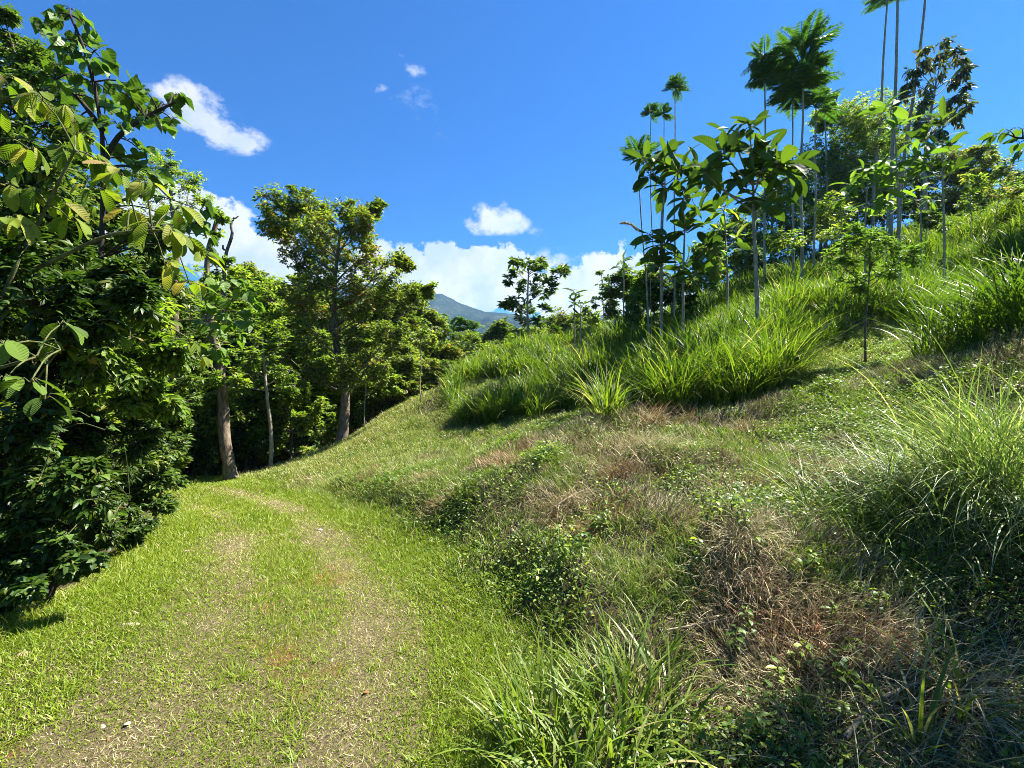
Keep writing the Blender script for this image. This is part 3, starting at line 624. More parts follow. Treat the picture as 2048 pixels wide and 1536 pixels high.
def make_tree(name, label, cat, path, r0, r1, clumps, leaf=.10, lw=.5, tips=60, subs=7, k=7, kind='rhomb', leafmat='wood_a', bark='bark_brown',
              group=None, elev=(-.5, .5), sides=8, limb=.35, twig=.004, curl=.5, fold=.3, knob=.08, parts=True, density=1.0, limbs=True, squash=.8):
    """path: world polyline of the trunk; clumps: (x,y,z,rx,rz)"""
    path = spline(path, max(8, len(path) * 4)); base = path[0].copy()
    t = thing(name, label, cat, tuple(base), group)
    m = len(path); s = np.linspace(0, 1, m); rad = r0 + (r1 - r0) * s ** .8; rad[0] *= 1.35; rad[1] *= 1.1
    tr = MB(); br = MB(); cr = MB()
    tubes(tr, path[None], rad[None], sides, knob=knob)
    br = tr
    for c in clumps:
        ce = np.array(c[:3]); rr = np.array([c[3], c[3], c[4]])
        size = (c[3] * c[3] * c[4]) ** (1 / 3)
        if limbs:
            hd = np.hypot(*(ce - path[-1])[:2]); i = at_height(path, ce[2] - .7 * max(hd, size)); i = int(np.clip(i, m * limb, m - 1))
            q0 = path[i]; mid = (q0 + ce) / 2 + np.array([0, 0, .08 * np.linalg.norm(ce - q0)]) * random.uniform(-.6, 1) + rng.normal(0, .025, 3) * np.linalg.norm(ce - q0)
            lb = spline([q0, mid, ce], 7); l0 = min(rad[i] * .5, .05 * size + .004) + .003; lr = np.linspace(l0, max(.004, .3 * l0), 7)
            tubes(br, lb[None], lr[None], 6)
        sc_ = ellips(subs, ce, rr * .92, .45)
        lines = np.stack([np.repeat(ce[None], subs, 0), (ce + sc_) / 2 + rng.normal(0, .06 * size, (subs, 3)), sc_], 1)
        tubes(br, lines, np.tile(np.array([.5, .4, .25]) * max(twig * 4, .02 * size), (subs, 1)), 4)
        nt = max(4, int(tips * density)); w = rng.integers(0, subs, nt)
        sr = rnd(subs, .22, .58); tp = sc_[w] + ellips(nt, (0, 0, 0), rr, .6) * sr[w][:, None]; lines = np.stack([sc_[w], (sc_[w] + tp) / 2 + rng.normal(0, .03 * size, (nt, 3)), tp], 1)
        tubes(br, lines, np.tile(np.array([2.2, 1.5, 1.]) * twig, (nt, 1)), 3)
        od = nrm(tp - ce); P, D, N2, Ls, Ws = rosette(tp, od, k, leaf, leaf * lw, elev=elev)
        cl_t = rng.uniform(-.18, .18)
        leaves(cr, P, D, N2, Ls, Ws, np.clip(rnd(len(P)) * .95 + cl_t + .03, 0, 1) , kind, curl, fold)
    tr.build('trunk', M[bark], t)
    if cr.n: cr.build('crown', M[leafmat], t)
    return t
def PC(lst, Y, dj=.5):
    """clumps given where they stand in the photograph -> world (x,y,z,rx,rz)"""
    out = []
    for c in lst:
        px, py, r = c[:3]; rz = c[3] if len(c) > 3 else r; dy = c[4] if len(c) > 4 else random.uniform(-dj, dj) * r / F * Y * 2
        x, y, z = W3(px, py, Y + dy); out.append((x, y, z, r / F * Y, rz / F * Y))
    return out
def trunk_from(pts, Y, ground=True):
    P = polyline_world(pts, Y)
    if ground:
        g = float(h(P[:1, 0], P[:1, 1])[0]); P[0, 2] = min(P[0, 2], g - .05) if P[0, 2] < g + .6 else g - .05
    return P
def auto_clumps(x, y, z0, z1, rad, n, size):
    out = []
    for i in range(n):
        f = random.random(); zz = z0 + (z1 - z0) * f; rr = rad * math.sin(math.pi * (.12 + .8 * f)) ** .6 * math.sqrt(random.random())
        a = random.uniform(0, 6.28); out.append((x + rr * math.cos(a), y + rr * math.sin(a), zz, size * random.uniform(.7, 1.25), size * random.uniform(.55, .9)))
    return out
def sapling_path(x, y, H, lean=.04, n=5):
    g = float(h(np.array([x]), np.array([y]))[0]); p = [(x, y, g - .05)]
    a = random.uniform(0, 6.28)
    for i in range(1, n): p.append((x + lean * H * i / n * math.cos(a) + random.uniform(-.02, .02) * H, y + lean * H * i / n * math.sin(a), g + H * i / (n - 1)))
    return np.array(p)

# ---- the wood: trees on the left and in the middle
make_tree('spreading_tree', 'tall open-crowned tree with a thick pale trunk where the grassy crest meets the wood', 'tree',
          trunk_from([(682, 888), (690, 820), (688, 760), (672, 690), (668, 620), (672, 540), (680, 470)], 13.6), .17, .035,
          PC([(560, 415, 36), (590, 400, 30), (625, 430, 36), (545, 445, 30), (575, 470, 36), (620, 480, 38), (660, 455, 34), (700, 430, 32), (735, 425, 24),
              (755, 415, 14), (715, 470, 36), (670, 510, 40), (600, 520, 34), (740, 510, 36), (760, 545, 36), (800, 525, 22), (815, 530, 12), (700, 560, 44), (640, 570, 40),
              (620, 620, 44), (690, 630, 48), (750, 610, 44), (790, 600, 30), (830, 590, 26), (860, 580, 16), (640, 680, 46), (720, 690, 46), (780, 670, 36), (600, 660, 34),
              (560, 700, 30), (760, 740, 34), (620, 740, 36), (700, 740, 40), (560, 750, 26), (580, 440, 44), (640, 450, 46), (720, 440, 34), (640, 540, 44), (720, 590, 50), (600, 590, 40)], 13.6, .9), leaf=.115, lw=.42, tips=165, subs=17, k=6, leafmat='wood_a', bark='bark_tan', elev=(-.6, .7), sides=12, limb=.25, twig=.003)
make_tree('vine_tree', 'tan-barked tree with a creeper-wrapped trunk standing at the bend of the track', 'tree',
          trunk_from([(464, 965), (450, 880), (446, 800), (440, 730), (425, 660), (414, 570), (418, 500), (434, 440)], 10.9), .15, .05,
          PC([(434, 425, 16), (425, 470, 14), (450, 540, 26), (480, 555, 22), (410, 560, 22), (420, 620, 26), (450, 640, 22), (440, 700, 26), (430, 760, 22), (450, 800, 24), (470, 760, 26), (500, 720, 26),
              (440, 850, 16), (380, 620, 36), (390, 700, 36)], 10.9, .7), leaf=.11, lw=.5, tips=46, subs=6, k=6, leafmat='wood_b', bark='bark_tan', limb=.15)
make_tree('dead_snag', 'bare grey broken trunk sticking up against the white cloud', 'dead tree',
          polyline_world([(446, 640), (448, 540), (453, 505), (464, 470), (462, 450), (468, 435)], 12.6), .055, .03, [], bark='bark_tan')
_sn = [o for o in bpy.data.objects if o.name.startswith('dead_snag')][0]
_b = MB(); _p = polyline_world([(468, 437), (472, 436), (477, 432)], 12.6); tubes(_b, _p[None], np.array([[.025, .02, .012]]), 6)
_b.build('branch', M['bark_tan'], _sn); _b = MB(); _p = polyline_world([(449, 500), (446, 497), (446, 490)], 12.6); tubes(_b, _p[None], np.array([[.03, .03, .02]]), 6); _b.build('branch', M['bark_tan'], _sn)
make_tree('slender_tree', 'slim smooth pale-stemmed tree right of the creeper-wrapped trunk', 'tree',
          trunk_from([(541, 932), (543, 890), (541, 850), (535, 800), (531, 760), (528, 720)], 11.6), .055, .03,
          PC([(500, 740, 26), (540, 720, 30), (580, 740, 26), (560, 690, 30), (510, 690, 30), (480, 770, 22), (590, 770, 20), (530, 650, 30)], 11.6), leaf=.10, lw=.45, tips=44, subs=6, k=7, leafmat='wood_b', bark='bark_pale', limb=.7)
def rosette_tree(name, label, path, r0, r1, heads, leafL, leafW, k=9, mat='wood_b', bark='bark_pale', kind='oval', curl=.9, group=None, cat='sapling', elev=(-.1, .9)):
    t = thing(name, label, cat, tuple(path[0]), group); pp = spline(path, 14); tr = MB(); cr = MB()
    tubes(tr, pp[None], np.linspace(r0, r1, 14)[None], 7); 
    br = tr
    for hd in heads:
        p = np.array(hd[:3]); sc_ = hd[3] if len(hd) > 3 else 1
        i = int(np.clip(at_height(pp, p[2] - .5 * np.hypot(*(p - pp[-1])[:2]) - .15 * sc_), 4, 13))
        if np.linalg.norm(p - pp[-1]) > .02: tubes(br, spline([pp[i], (pp[i] + p) / 2 - [0, 0, .06], p], 5)[None], np.linspace(r1 * .9, r1 * .6, 5)[None], 5)
        P, D, N2, Ls, Ws = rosette(p[None], np.zeros((1, 3)), k, leafL * sc_, leafW * sc_, elev=elev, jit=.3)
        pts = P - D * 0
        leaves(cr, pts + D * leafL * .06, D, N2, Ls, Ws, rnd(len(P)), kind, curl, .35, wav=.04)
        tubes(br, np.stack([np.repeat(p[None], len(P), 0), (pts + p) / 2, pts + D * leafL * .10], 1), np.full((len(P), 3), .003 + .01 * leafL), 4)
    tr.build('trunk', M[bark], t)
    cr.build('crown', M[mat], t)
    return t
Yq = hit(705, 868)[1]
rosette_tree('umbrella_sapling', 'thin straight pale stem with tufted leaves in front of the thick trunk', trunk_from([(705, 869), (704, 800), (702, 740), (703, 700)], Yq), .024, .014,
             [W3(703, 700, Yq), (*W3(735, 720, Yq - .2), .9), (*W3(690, 735, Yq + .2), .8), (*W3(700, 765, Yq), .8)], .42, .13, 9, 'wood_b')

far_trees = [
    # px, top py, base Y, radius px, bottom py, leaf material, label
    (480, 560, 17, 60, 760, 'wood_b', 'rounded mid green tree just right of the creeper-wrapped trunk'),
    (545, 555, 19, 60, 740, 'wood_b', 'bushy green tree behind the slim pale-stemmed tree'),
    (500, 530, 24, 50, 700, 'wood_a', 'brownish twiggy tree below the bare broken trunk'),
    (605, 585, 18, 55, 760, 'wood_b', 'low light green tree tucked left of the open-crowned tree'),
    (650, 560, 23, 60, 760, 'wood_c', 'dark tree showing through the open-crowned tree'),
    (590, 545, 28, 45, 700, 'wood_b', 'small distant crown against the cloud left of the open-crowned tree'),
    (775, 575, 20, 75, 790, 'wood_a', 'olive tree with russet tips just right of the open-crowned tree'),
    (825, 575, 21, 55, 760, 'wood_a', 'leaning russet-tipped crown in front of the mountain slope'),
    (820, 680, 18, 55, 800, 'wood_a', 'low brownish tree above the dark hollow'),
    (880, 690, 22, 50, 790, 'wood_a', 'rust-green bushy tree at the left end of the tall grass'),
    (940, 665, 27, 55, 770, 'wood_a', 'dark olive tree below the far end of the mountain'),
    (1000, 640, 31, 50, 730, 'wood_c', 'dark crown behind the grass just left of the dark rosette tree'),
    (965, 700, 22, 45, 760, 'wood_a', 'low olive shrubby tree beside the left edge of the tall grass'),
    (1060, 660, 27, 55, 740, 'wood_b', 'leafy green tree behind the dark rosette tree'),
    (1120, 622, 33, 55, 720, 'wood_a', 'broad rounded crown on the skyline right of the dark rosette tree'),
    (1175, 650, 30, 35, 720, 'wood_c', 'small dark crown behind the two tufted stems'),
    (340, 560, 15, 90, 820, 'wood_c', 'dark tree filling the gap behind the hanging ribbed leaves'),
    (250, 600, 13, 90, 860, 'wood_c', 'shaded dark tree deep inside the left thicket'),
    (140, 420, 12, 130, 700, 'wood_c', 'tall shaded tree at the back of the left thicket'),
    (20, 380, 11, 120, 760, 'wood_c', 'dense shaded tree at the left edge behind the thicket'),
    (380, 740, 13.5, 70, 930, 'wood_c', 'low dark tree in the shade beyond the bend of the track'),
    (450, 590, 22, 80, 800, 'wood_b', 'wide green tree behind the top of the creeper-wrapped trunk'),
    (560, 575, 25, 90, 800, 'wood_b', 'wide light green tree forming the skyline between the two largest trunks'),
    (660, 600, 27, 90, 800, 'wood_a', 'wide olive tree behind the open-crowned tree'),
    (760, 640, 26, 80, 800, 'wood_a', 'wide olive tree right behind the russet-tipped ones'),
    (850, 660, 28, 80, 800, 'wood_b', 'wide green tree below the mountain peak'),
    (930, 690, 31, 80, 800, 'wood_a', 'wide brownish tree behind the grass edge below the mountain'),
    (1010, 670, 35, 80, 760, 'wood_a', 'wide crown on the skyline left of the dark rosette tree'),
    (1090, 650, 37, 80, 740, 'wood_c', 'wide dark crown on the skyline behind the dark rosette tree'),
    (520, 640, 15.5, 60, 850, 'wood_b', 'leafy tree close behind the slim pale-stemmed tree'),
    (610, 660, 16, 65, 860, 'wood_b', 'leafy tree with a low crown left of the thick trunk'),
    (740, 690, 17.5, 60, 840, 'wood_a', 'brownish leafy tree close behind and right of the thick trunk'),
    (420, 650, 15, 70, 860, 'wood_c', 'shaded tree close behind the creeper-wrapped trunk'),
]
for i, (px, top, Y, rp, bot, mat, lab) in enumerate(far_trees):
    x = (px - 1024) / F * Y; g = float(h(np.array([x]), np.array([float(Y)]))[0]); z1 = CAMZ + (768 - top) / F * Y; z0 = CAMZ + (768 - bot) / F * Y
    rad = rp / F * Y; sz = max(.35, rad * .42)
    sz *= 1.3; cl = auto_clumps(x, Y, max(g + .5, z0 - .5), z1 - sz * .6, rad, 24, sz) + [(x + random.uniform(-.2, .2) * rad, Y, z1 - sz * .7, sz, sz * .8)]
    p = np.array([(x + random.uniform(-.3, .3), Y, g - .1), (x, Y, g + (z1 - g) * .35), (x + random.uniform(-.2, .2), Y, g + (z1 - g) * .65), (x, Y, z1 - sz * .8)])
    make_tree('woodland_tree', lab, 'tree', p, .12, .04, cl, leaf=.085 + .0032 * Y, lw=.48, tips=200, subs=18, k=6, leafmat=mat, bark=random.choice(['bark_tan', 'bark_brown', 'bark_pale']), group='trees of the wood beyond the track', limb=.3)
# understorey shrubs closing the wood below the crowns
under = [(400, 850, 13, 60, 'shaded bush left of the creeper-wrapped trunk'), (490, 840, 13.5, 50, 'leafy bush between the creeper-wrapped trunk and the slim pale stem'),
         (580, 830, 14, 55, 'broad bush between the slim pale stem and the thick trunk'), (640, 810, 16, 60, 'bush crowding the thick trunk on its left'),
         (745, 815, 16.5, 55, 'bush on the right of the thick trunk'), (810, 790, 19, 50, 'low bush at the mouth of the dark hollow'), (860, 780, 20, 40, 'small bush at the left foot of the tall grass'),
         (560, 880, 16, 60, 'dark bush in the shade under the wood'), (330, 830, 10.5, 60, 'dark bush behind the left thicket near the bend'), (270, 900, 9, 60, 'low bush on the outside of the bend'),
         (385, 925, 12.5, 45, 'dark low bush closing the gap left of the creeper-wrapped trunk'), (425, 910, 14.5, 50, 'low bush right behind the foot of the creeper-wrapped trunk'), (505, 905, 14, 40, 'low bush between the two trunks at the bend'),
         (900, 740, 24, 50, 'bush behind the left edge of the tall grass'), (700, 770, 19, 60, 'shaded bush directly behind the thick trunk')]
for (px, py, Y, rp, lab) in under:
    x = (px - 1024) / F * Y; g = float(h(np.array([x]), np.array([float(Y)]))[0]); rad = rp / F * Y; zt = CAMZ + (768 - py + rp * .9) / F * Y
    cl = [(x + random.uniform(-1, 1) * rad, Y + random.uniform(-.7, .7) * rad, g + .25 + (zt - g) * random.random() ** .8, rad * .45, rad * .38) for _ in range(22)]
    make_tree('understorey_bush', lab, 'bush', np.array([(x, Y, g - .05), (x + .05, Y, g + .4 * (zt - g)), (x, Y, g + .7 * (zt - g))]), .05, .02, cl, leaf=.13, lw=.5, tips=80, subs=7, k=6,
              leafmat=random.choice(['wood_b', 'wood_c', 'wood_b']), bark='bark_brown', group='bushes below the wood', limb=.2, kind='rhomb')
# pale poles in the shade under the wood
for (px, py, top, lab) in [(560, 905, 850, 'short thin pale stem in the shade right of the slim tree'), (622, 885, 820, 'thin grey stem in the shade left of the thick trunk'), (712 + 8, 868, 780, 'thin green stem beside the tufted pale stem'),
                           (836, 815, 745, 'thin pale stem rising at the left end of the grassy crest')]:
    q = hit(px, py); q2 = q.copy(); q2[1] += .4; H = (py - top) / F * q2[1] + .3; p = sapling_path(q2[0], q2[1], H + 1.0, .03)
    make_tree('thin_stem', lab, 'sapling', p, .018, .010, auto_clumps(p[-1][0], p[-1][1], p[-1][2] - .5, p[-1][2] + .1, .35, 4, .28), leaf=.12, tips=14, subs=4, k=6, leafmat='wood_b', bark='bark_pale', group='thin stems at the edge of the wood', limb=.6)

# the wood goes on to the left of the thicket
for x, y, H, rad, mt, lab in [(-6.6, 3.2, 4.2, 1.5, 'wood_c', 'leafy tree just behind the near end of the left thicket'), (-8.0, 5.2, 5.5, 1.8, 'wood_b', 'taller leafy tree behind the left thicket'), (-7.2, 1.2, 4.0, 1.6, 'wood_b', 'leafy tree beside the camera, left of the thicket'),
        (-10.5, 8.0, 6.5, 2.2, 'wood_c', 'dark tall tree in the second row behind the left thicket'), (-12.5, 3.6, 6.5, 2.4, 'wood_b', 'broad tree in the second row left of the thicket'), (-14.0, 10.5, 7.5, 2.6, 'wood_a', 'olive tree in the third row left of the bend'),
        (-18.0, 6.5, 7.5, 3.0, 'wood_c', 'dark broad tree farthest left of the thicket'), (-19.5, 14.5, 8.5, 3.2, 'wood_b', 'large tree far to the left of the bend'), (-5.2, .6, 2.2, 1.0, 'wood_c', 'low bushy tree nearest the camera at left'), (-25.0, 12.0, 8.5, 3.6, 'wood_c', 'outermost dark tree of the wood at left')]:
    p = sapling_path(x, y, H * .8, .03); g = p[0][2]
    make_tree('woodland_tree', lab, 'tree', p, .10, .03, auto_clumps(x, y, g + .5, g + H, rad, 22, rad * .42), leaf=.13 + .004 * y, lw=.48, tips=130, subs=14, k=6, leafmat=mt, bark='bark_brown', group='trees of the wood beyond the track', limb=.25)
# palms behind
def palm(name, label, px, py, Y, n, Lf, group=None, mat='fern', stem=.09):
    c = np.array(W3(px, py, Y)); g = float(h(c[:1], c[1:2])[0]); base = np.array([c[0], c[1], g - .1])
    t = thing(name, label, 'palm', tuple(base), group); tr = MB(); cr = MB()
    tubes(tr, spline([base, (base + c) / 2, c], 8)[None], np.linspace(stem * 1.3, stem, 8)[None], 8)
    for i in range(n):
        a = i / n * 6.28 * 1.0 + random.uniform(-.3, .3); e = random.uniform(.2, 1.35); d = np.array([math.cos(a) * math.cos(e), math.sin(a) * math.cos(e), math.sin(e)])
        s = np.linspace(0, 1, 26); f = Lf * random.uniform(.8, 1.15)
        R_ = c + np.outer(s * f, d) + np.outer(-(s ** 2.0) * f * .55, UP); tubes(cr, R_[None, ::3], np.linspace(.02, .006, 9)[None], 4, tint=np.array([.9]))
        sd_ = nrm(np.cross(d, UP)); tan = nrm(np.gradient(R_, axis=0))
        for sg in (-1, 1):
            D = nrm(tan[3:] * .75 + sg * sd_ + np.array([0, 0, -.25])); leaves(cr, R_[3:], D, nrm(np.cross(D, tan[3:]) * sg + .1), Lf * .30 * np.sin(np.pi * (.15 + .8 * s[3:])), Lf * .03, rnd(23), 'rhomb', .8, .2)
    tr.build('trunk', M['bark_brown'], t); cr.build('crown', M[mat], t); return t
palm('palm_tree', 'feathery palm fronds rising behind the open-crowned tree, left one of three', 835, 640, 25, 15, 2.0, 'palms behind the wood')
palm('palm_tree', 'feathery palm directly below the peak of the mountain', 905, 655, 29, 15, 2.0, 'palms behind the wood')
palm('palm_tree', 'bluish green palm top peeking over the grass right of the tufted stems', 1195, 655, 33, 16, 2.2, 'palms behind the wood')
palm('palm_tree', 'small palm between the mountain peak and the grass edge', 940, 660, 30, 13, 1.6, 'palms behind the wood')

# ---- left thicket
make_tree('small_leaved_tree', 'tall small-leaved tree reaching into the top left corner', 'tree',
          trunk_from([(60, 900), (60, 600), (50, 400), (45, 250), (35, 120)], 7.5), .10, .03,
          PC([(5, 30, 26), (15, 80, 34), (45, 110, 36), (90, 130, 32), (30, 160, 50), (85, 180, 44), (130, 200, 34), (20, 230, 50), (90, 250, 46), (150, 270, 36), (30, 310, 60), (110, 330, 50), (170, 350, 40), (-50, 200, 80), (-40, 350, 80), (60, 400, 60), (150, 430, 50)], 7.5, .9),
          leaf=.085, lw=.42, tips=150, subs=10, k=7, leafmat='wood_c', bark='bark_brown')
make_tree('fine_leaved_tree', 'airy light green crown standing against the cloud behind the heart-leaved tree', 'tree',
          trunk_from([(350, 900), (350, 600), (352, 480), (345, 420), (340, 370)], 14), .14, .04,
          PC([(300, 325, 26), (345, 325, 24), (340, 360, 34), (385, 365, 26), (300, 380, 36), (375, 400, 32), (405, 400, 18), (330, 430, 34), (290, 440, 40), (390, 440, 22), (260, 340, 30)], 14, .8),
          leaf=.10, lw=.4, tips=70, subs=9, k=7, leafmat='wood_b', bark='bark_tan')
def big_leaf_plant(name, label, stems, clusters, L, Wd, mat, bark, kind, cat='tree', group=None, hang=.9, k=(4, 7), curl=.7, fold=.25, thick=.02):
    """stems: world polylines; clusters: (x,y,z) leaf bunch positions"""
    t = thing(name, label, cat, tuple(stems[0][0]), group); tr = MB(); br = tr; cr = MB(); allp = []
    for s in stems:
        p = spline(s, 14); allp.append(p); tubes(tr, p[None], np.linspace(thick, thick * .4, 14)[None], 7)
    allp = np.concatenate(allp)
    for c in clusters:
        c = np.array(c, float); sc_ = c[3] if len(c) > 3 else 1.; c = c[:3]
        d2 = np.linalg.norm(allp - c, axis=1) + .3 * np.maximum(0, allp[:, 2] - c[2]); q = allp[np.argmin(d2)]
        dist = np.linalg.norm(q - c)
        if dist > .02: tubes(br, spline([q, (q + c) / 2 + [0, 0, .12 * dist], c], 6)[None], np.linspace(thick * .35, .004, 6)[None], 5)
        n = random.randint(*k); out = nrm(c - q); a0 = math.atan2(out[1], out[0])
        a = a0 + rnd(n, -1.9, 1.9); e = rnd(n, -1.25 * hang, .5 - .7 * hang)
        D = np.stack([np.cos(a) * np.cos(e), np.sin(a) * np.cos(e), np.sin(e)], -1)
        pet = c + D * [1, 1, 0] * L * sc_ * .35 + np.array([0, 0, 1]) * rnd(n, -.05, .25)[:, None] * L
        tubes(br, np.stack([np.repeat(c[None], n, 0), (c + pet) / 2 + [0, 0, .02], pet], 1), np.full((n, 3), .0022 + .004 * L), 4)
        Nn = nrm(UP * .7 + np.stack([np.cos(a), np.sin(a), 0 * a], -1) * .6 + .35 * rng.normal(0, 1, (n, 3)))
        Ls = L * sc_ * rnd(n, .7, 1.15)
        leaves(cr, pet, D, Nn, Ls, Ls * Wd / L, rnd(n), kind, curl, fold, wav=.04)
    tr.build('trunk', M[bark], t)
    cr.build('crown', M[mat], t); return t
Yr = 3.3
big_leaf_plant('ribbed_leaf_tree', 'young tree with hanging bright yellow-green ribbed leaves at the left edge', [trunk_from([(-120, 1150), (-60, 800), (20, 560), (90, 420), (150, 300)], Yr), polyline_world([(20, 560), (110, 520), (220, 470), (330, 460)], Yr + .2), polyline_world([(-60, 700), (-20, 450), (0, 200)], Yr)],
               [W3(px, py, Yr + dy) for px, py, dy in [(60, 195, 0), (85, 200, -.1), (125, 220, .1), (150, 270, .1), (5, 160, 0), (-30, 200, 0), (120, 300, .2), (165, 315, 0), (200, 325, .1), (25, 375, 0), (75, 385, 0), (110, 400, .15), (240, 350, 0), (290, 370, .1), (10, 330, .2),
                                                   (140, 440, .2), (300, 455, .1), (335, 465, 0), (370, 480, .2), (400, 510, .3), (330, 530, .3), (20, 440, -.2), (-40, 420, 0), (60, 300, .3), (190, 380, .35), (260, 420, .3), (350, 420, .4), (380, 570, .4)]],
               .19, .085, 'ribbed', 'bark_green', 'big', hang=1.0, k=(4, 7), curl=.9)
big_leaf_plant('ribbed_leaf_branch', 'low branch of wide dim green leaves hanging over the dark thicket at the left edge', [polyline_world([(-150, 900), (-60, 760), (20, 730), (120, 700)], 2.7)],
               [W3(px, py, 2.7 + dy) for px, py, dy in [(10, 760, -.2), (60, 765, -.25), (115, 690, 0), (120, 650, .2), (-10, 690, -.2), (90, 800, -.1), (10, 690, -.3)]], .15, .085, 'giant', 'bark_green', 'big', cat='branch', hang=.95, k=(3, 5), thick=.016)
big_leaf_plant('yellow_leaf_branch', 'drooping branch with a few yellowed leaves in front of the wood', [polyline_world([(230, 780), (270, 690), (320, 650), (400, 690)], 4.6)],
               [W3(px, py, 4.6 + dy) for px, py, dy in [(310, 725, 0), (330, 730, 0), (360, 680, .1), (385, 690, 0), (400, 720, 0), (340, 650, .2), (300, 670, .1)]], .16, .07, 'ribbed', 'bark_green', 'lance', cat='branch', hang=.9, k=(3, 5), thick=.012)
Yh = 5.2
big_leaf_plant('heart_leaf_tree', 'slim-trunked tree with dark heart-shaped leaves silhouetted on the sky at upper left', [trunk_from([(150, 1050), (190, 760), (203, 480), (206, 300), (190, 180), (165, 90), (140, 30)], Yh), polyline_world([(206, 330), (240, 270), (300, 230), (350, 205)], Yh), polyline_world([(205, 260), (160, 200), (110, 160)], Yh)],
               [W3(px, py, Yh + random.uniform(-.3, .3)) for px, py in [(140, 20), (125, 45), (160, 40), (95, 50), (150, 70), (175, 60), (120, 80), (165, 100), (200, 95), (140, 110), (185, 130), (205, 120), (150, 150), (110, 130), (90, 150), (180, 165), (130, 180), (100, 200),
                                                                    (160, 200), (70, 190), (190, 200), (220, 190), (240, 180), (260, 170), (230, 220), (270, 200), (295, 185), (300, 215), (330, 210), (350, 190), (345, 240), (325, 260), (300, 240), (265, 235), (235, 250), (255, 280), (280, 300),
                                                                    (215, 290), (240, 310), (180, 240), (150, 250), (270, 330), (230, 345), (300, 345), (320, 360), (330, 400), (400, 420), (410, 470), (390, 450), (415, 500), (350, 440)]],
               .17, .165, 'heart', 'bark_dark', 'heart', hang=.9, k=(3, 6), thick=.032, curl=.6, fold=.35)
big_leaf_plant('round_leaf_vine', 'climbing vine with small bright round leaves scattered down the dark left thicket', [polyline_world([(-40, 1180), (60, 1000), (110, 880), (170, 760), (240, 700)], 3.65), polyline_world([(60, 1000), (180, 1020), (260, 1000)], 3.75)],
               [W3(px, py, 3.62 + random.uniform(-.2, .1)) for px, py in [(80, 890), (110, 895), (60, 990), (30, 940), (180, 835), (140, 840), (100, 1060), (135, 1070), (200, 950), (240, 780), (160, 760), (210, 860), (20, 1060), (60, 1090), (250, 900), (100, 770), (190, 700), (170, 1000), (230, 1030), (10, 860)]],
               .075, .06, 'heartlight', 'bark_green', 'heart', cat='vine', hang=.5, k=(2, 4), thick=.006)
big_leaf_plant('broad_leaf_spray', 'spray of broad bright leaves in the middle of the left thicket', [polyline_world([(60, 780), (120, 700), (200, 640), (260, 650)], 3.7)],
               [W3(px, py, 3.7 + random.uniform(-.2, .2)) for px, py in [(110, 660), (130, 700), (90, 690), (160, 620), (200, 650), (240, 620), (260, 680), (180, 720), (60, 640)]], .13, .06, 'ribbed', 'bark_green', 'lance', cat='branch', hang=.5, k=(3, 5), thick=.008)
Yb = 6.4
big_leaf_plant('heart_leaf_shrub', 'sunlit branch of broad light green lobed leaves in front of the middle of the wood', [polyline_world([(300, 800), (380, 720), (440, 640), (470, 590)], Yb), polyline_world([(300, 650), (380, 640), (450, 640)], Yb)],
               [W3(px, py, Yb + random.uniform(-.3, .3)) for px, py in [(440, 570), (470, 565), (455, 600), (430, 590), (485, 590), (500, 610), (480, 625), (440, 630), (420, 610), (460, 650), (490, 650), (430, 660), (470, 680), (410, 650), (400, 690), (430, 700), (440, 720)]],
               .17, .17, 'heartlight', 'bark_green', 'heart', cat='shrub', hang=.8, k=(3, 5), thick=.02)
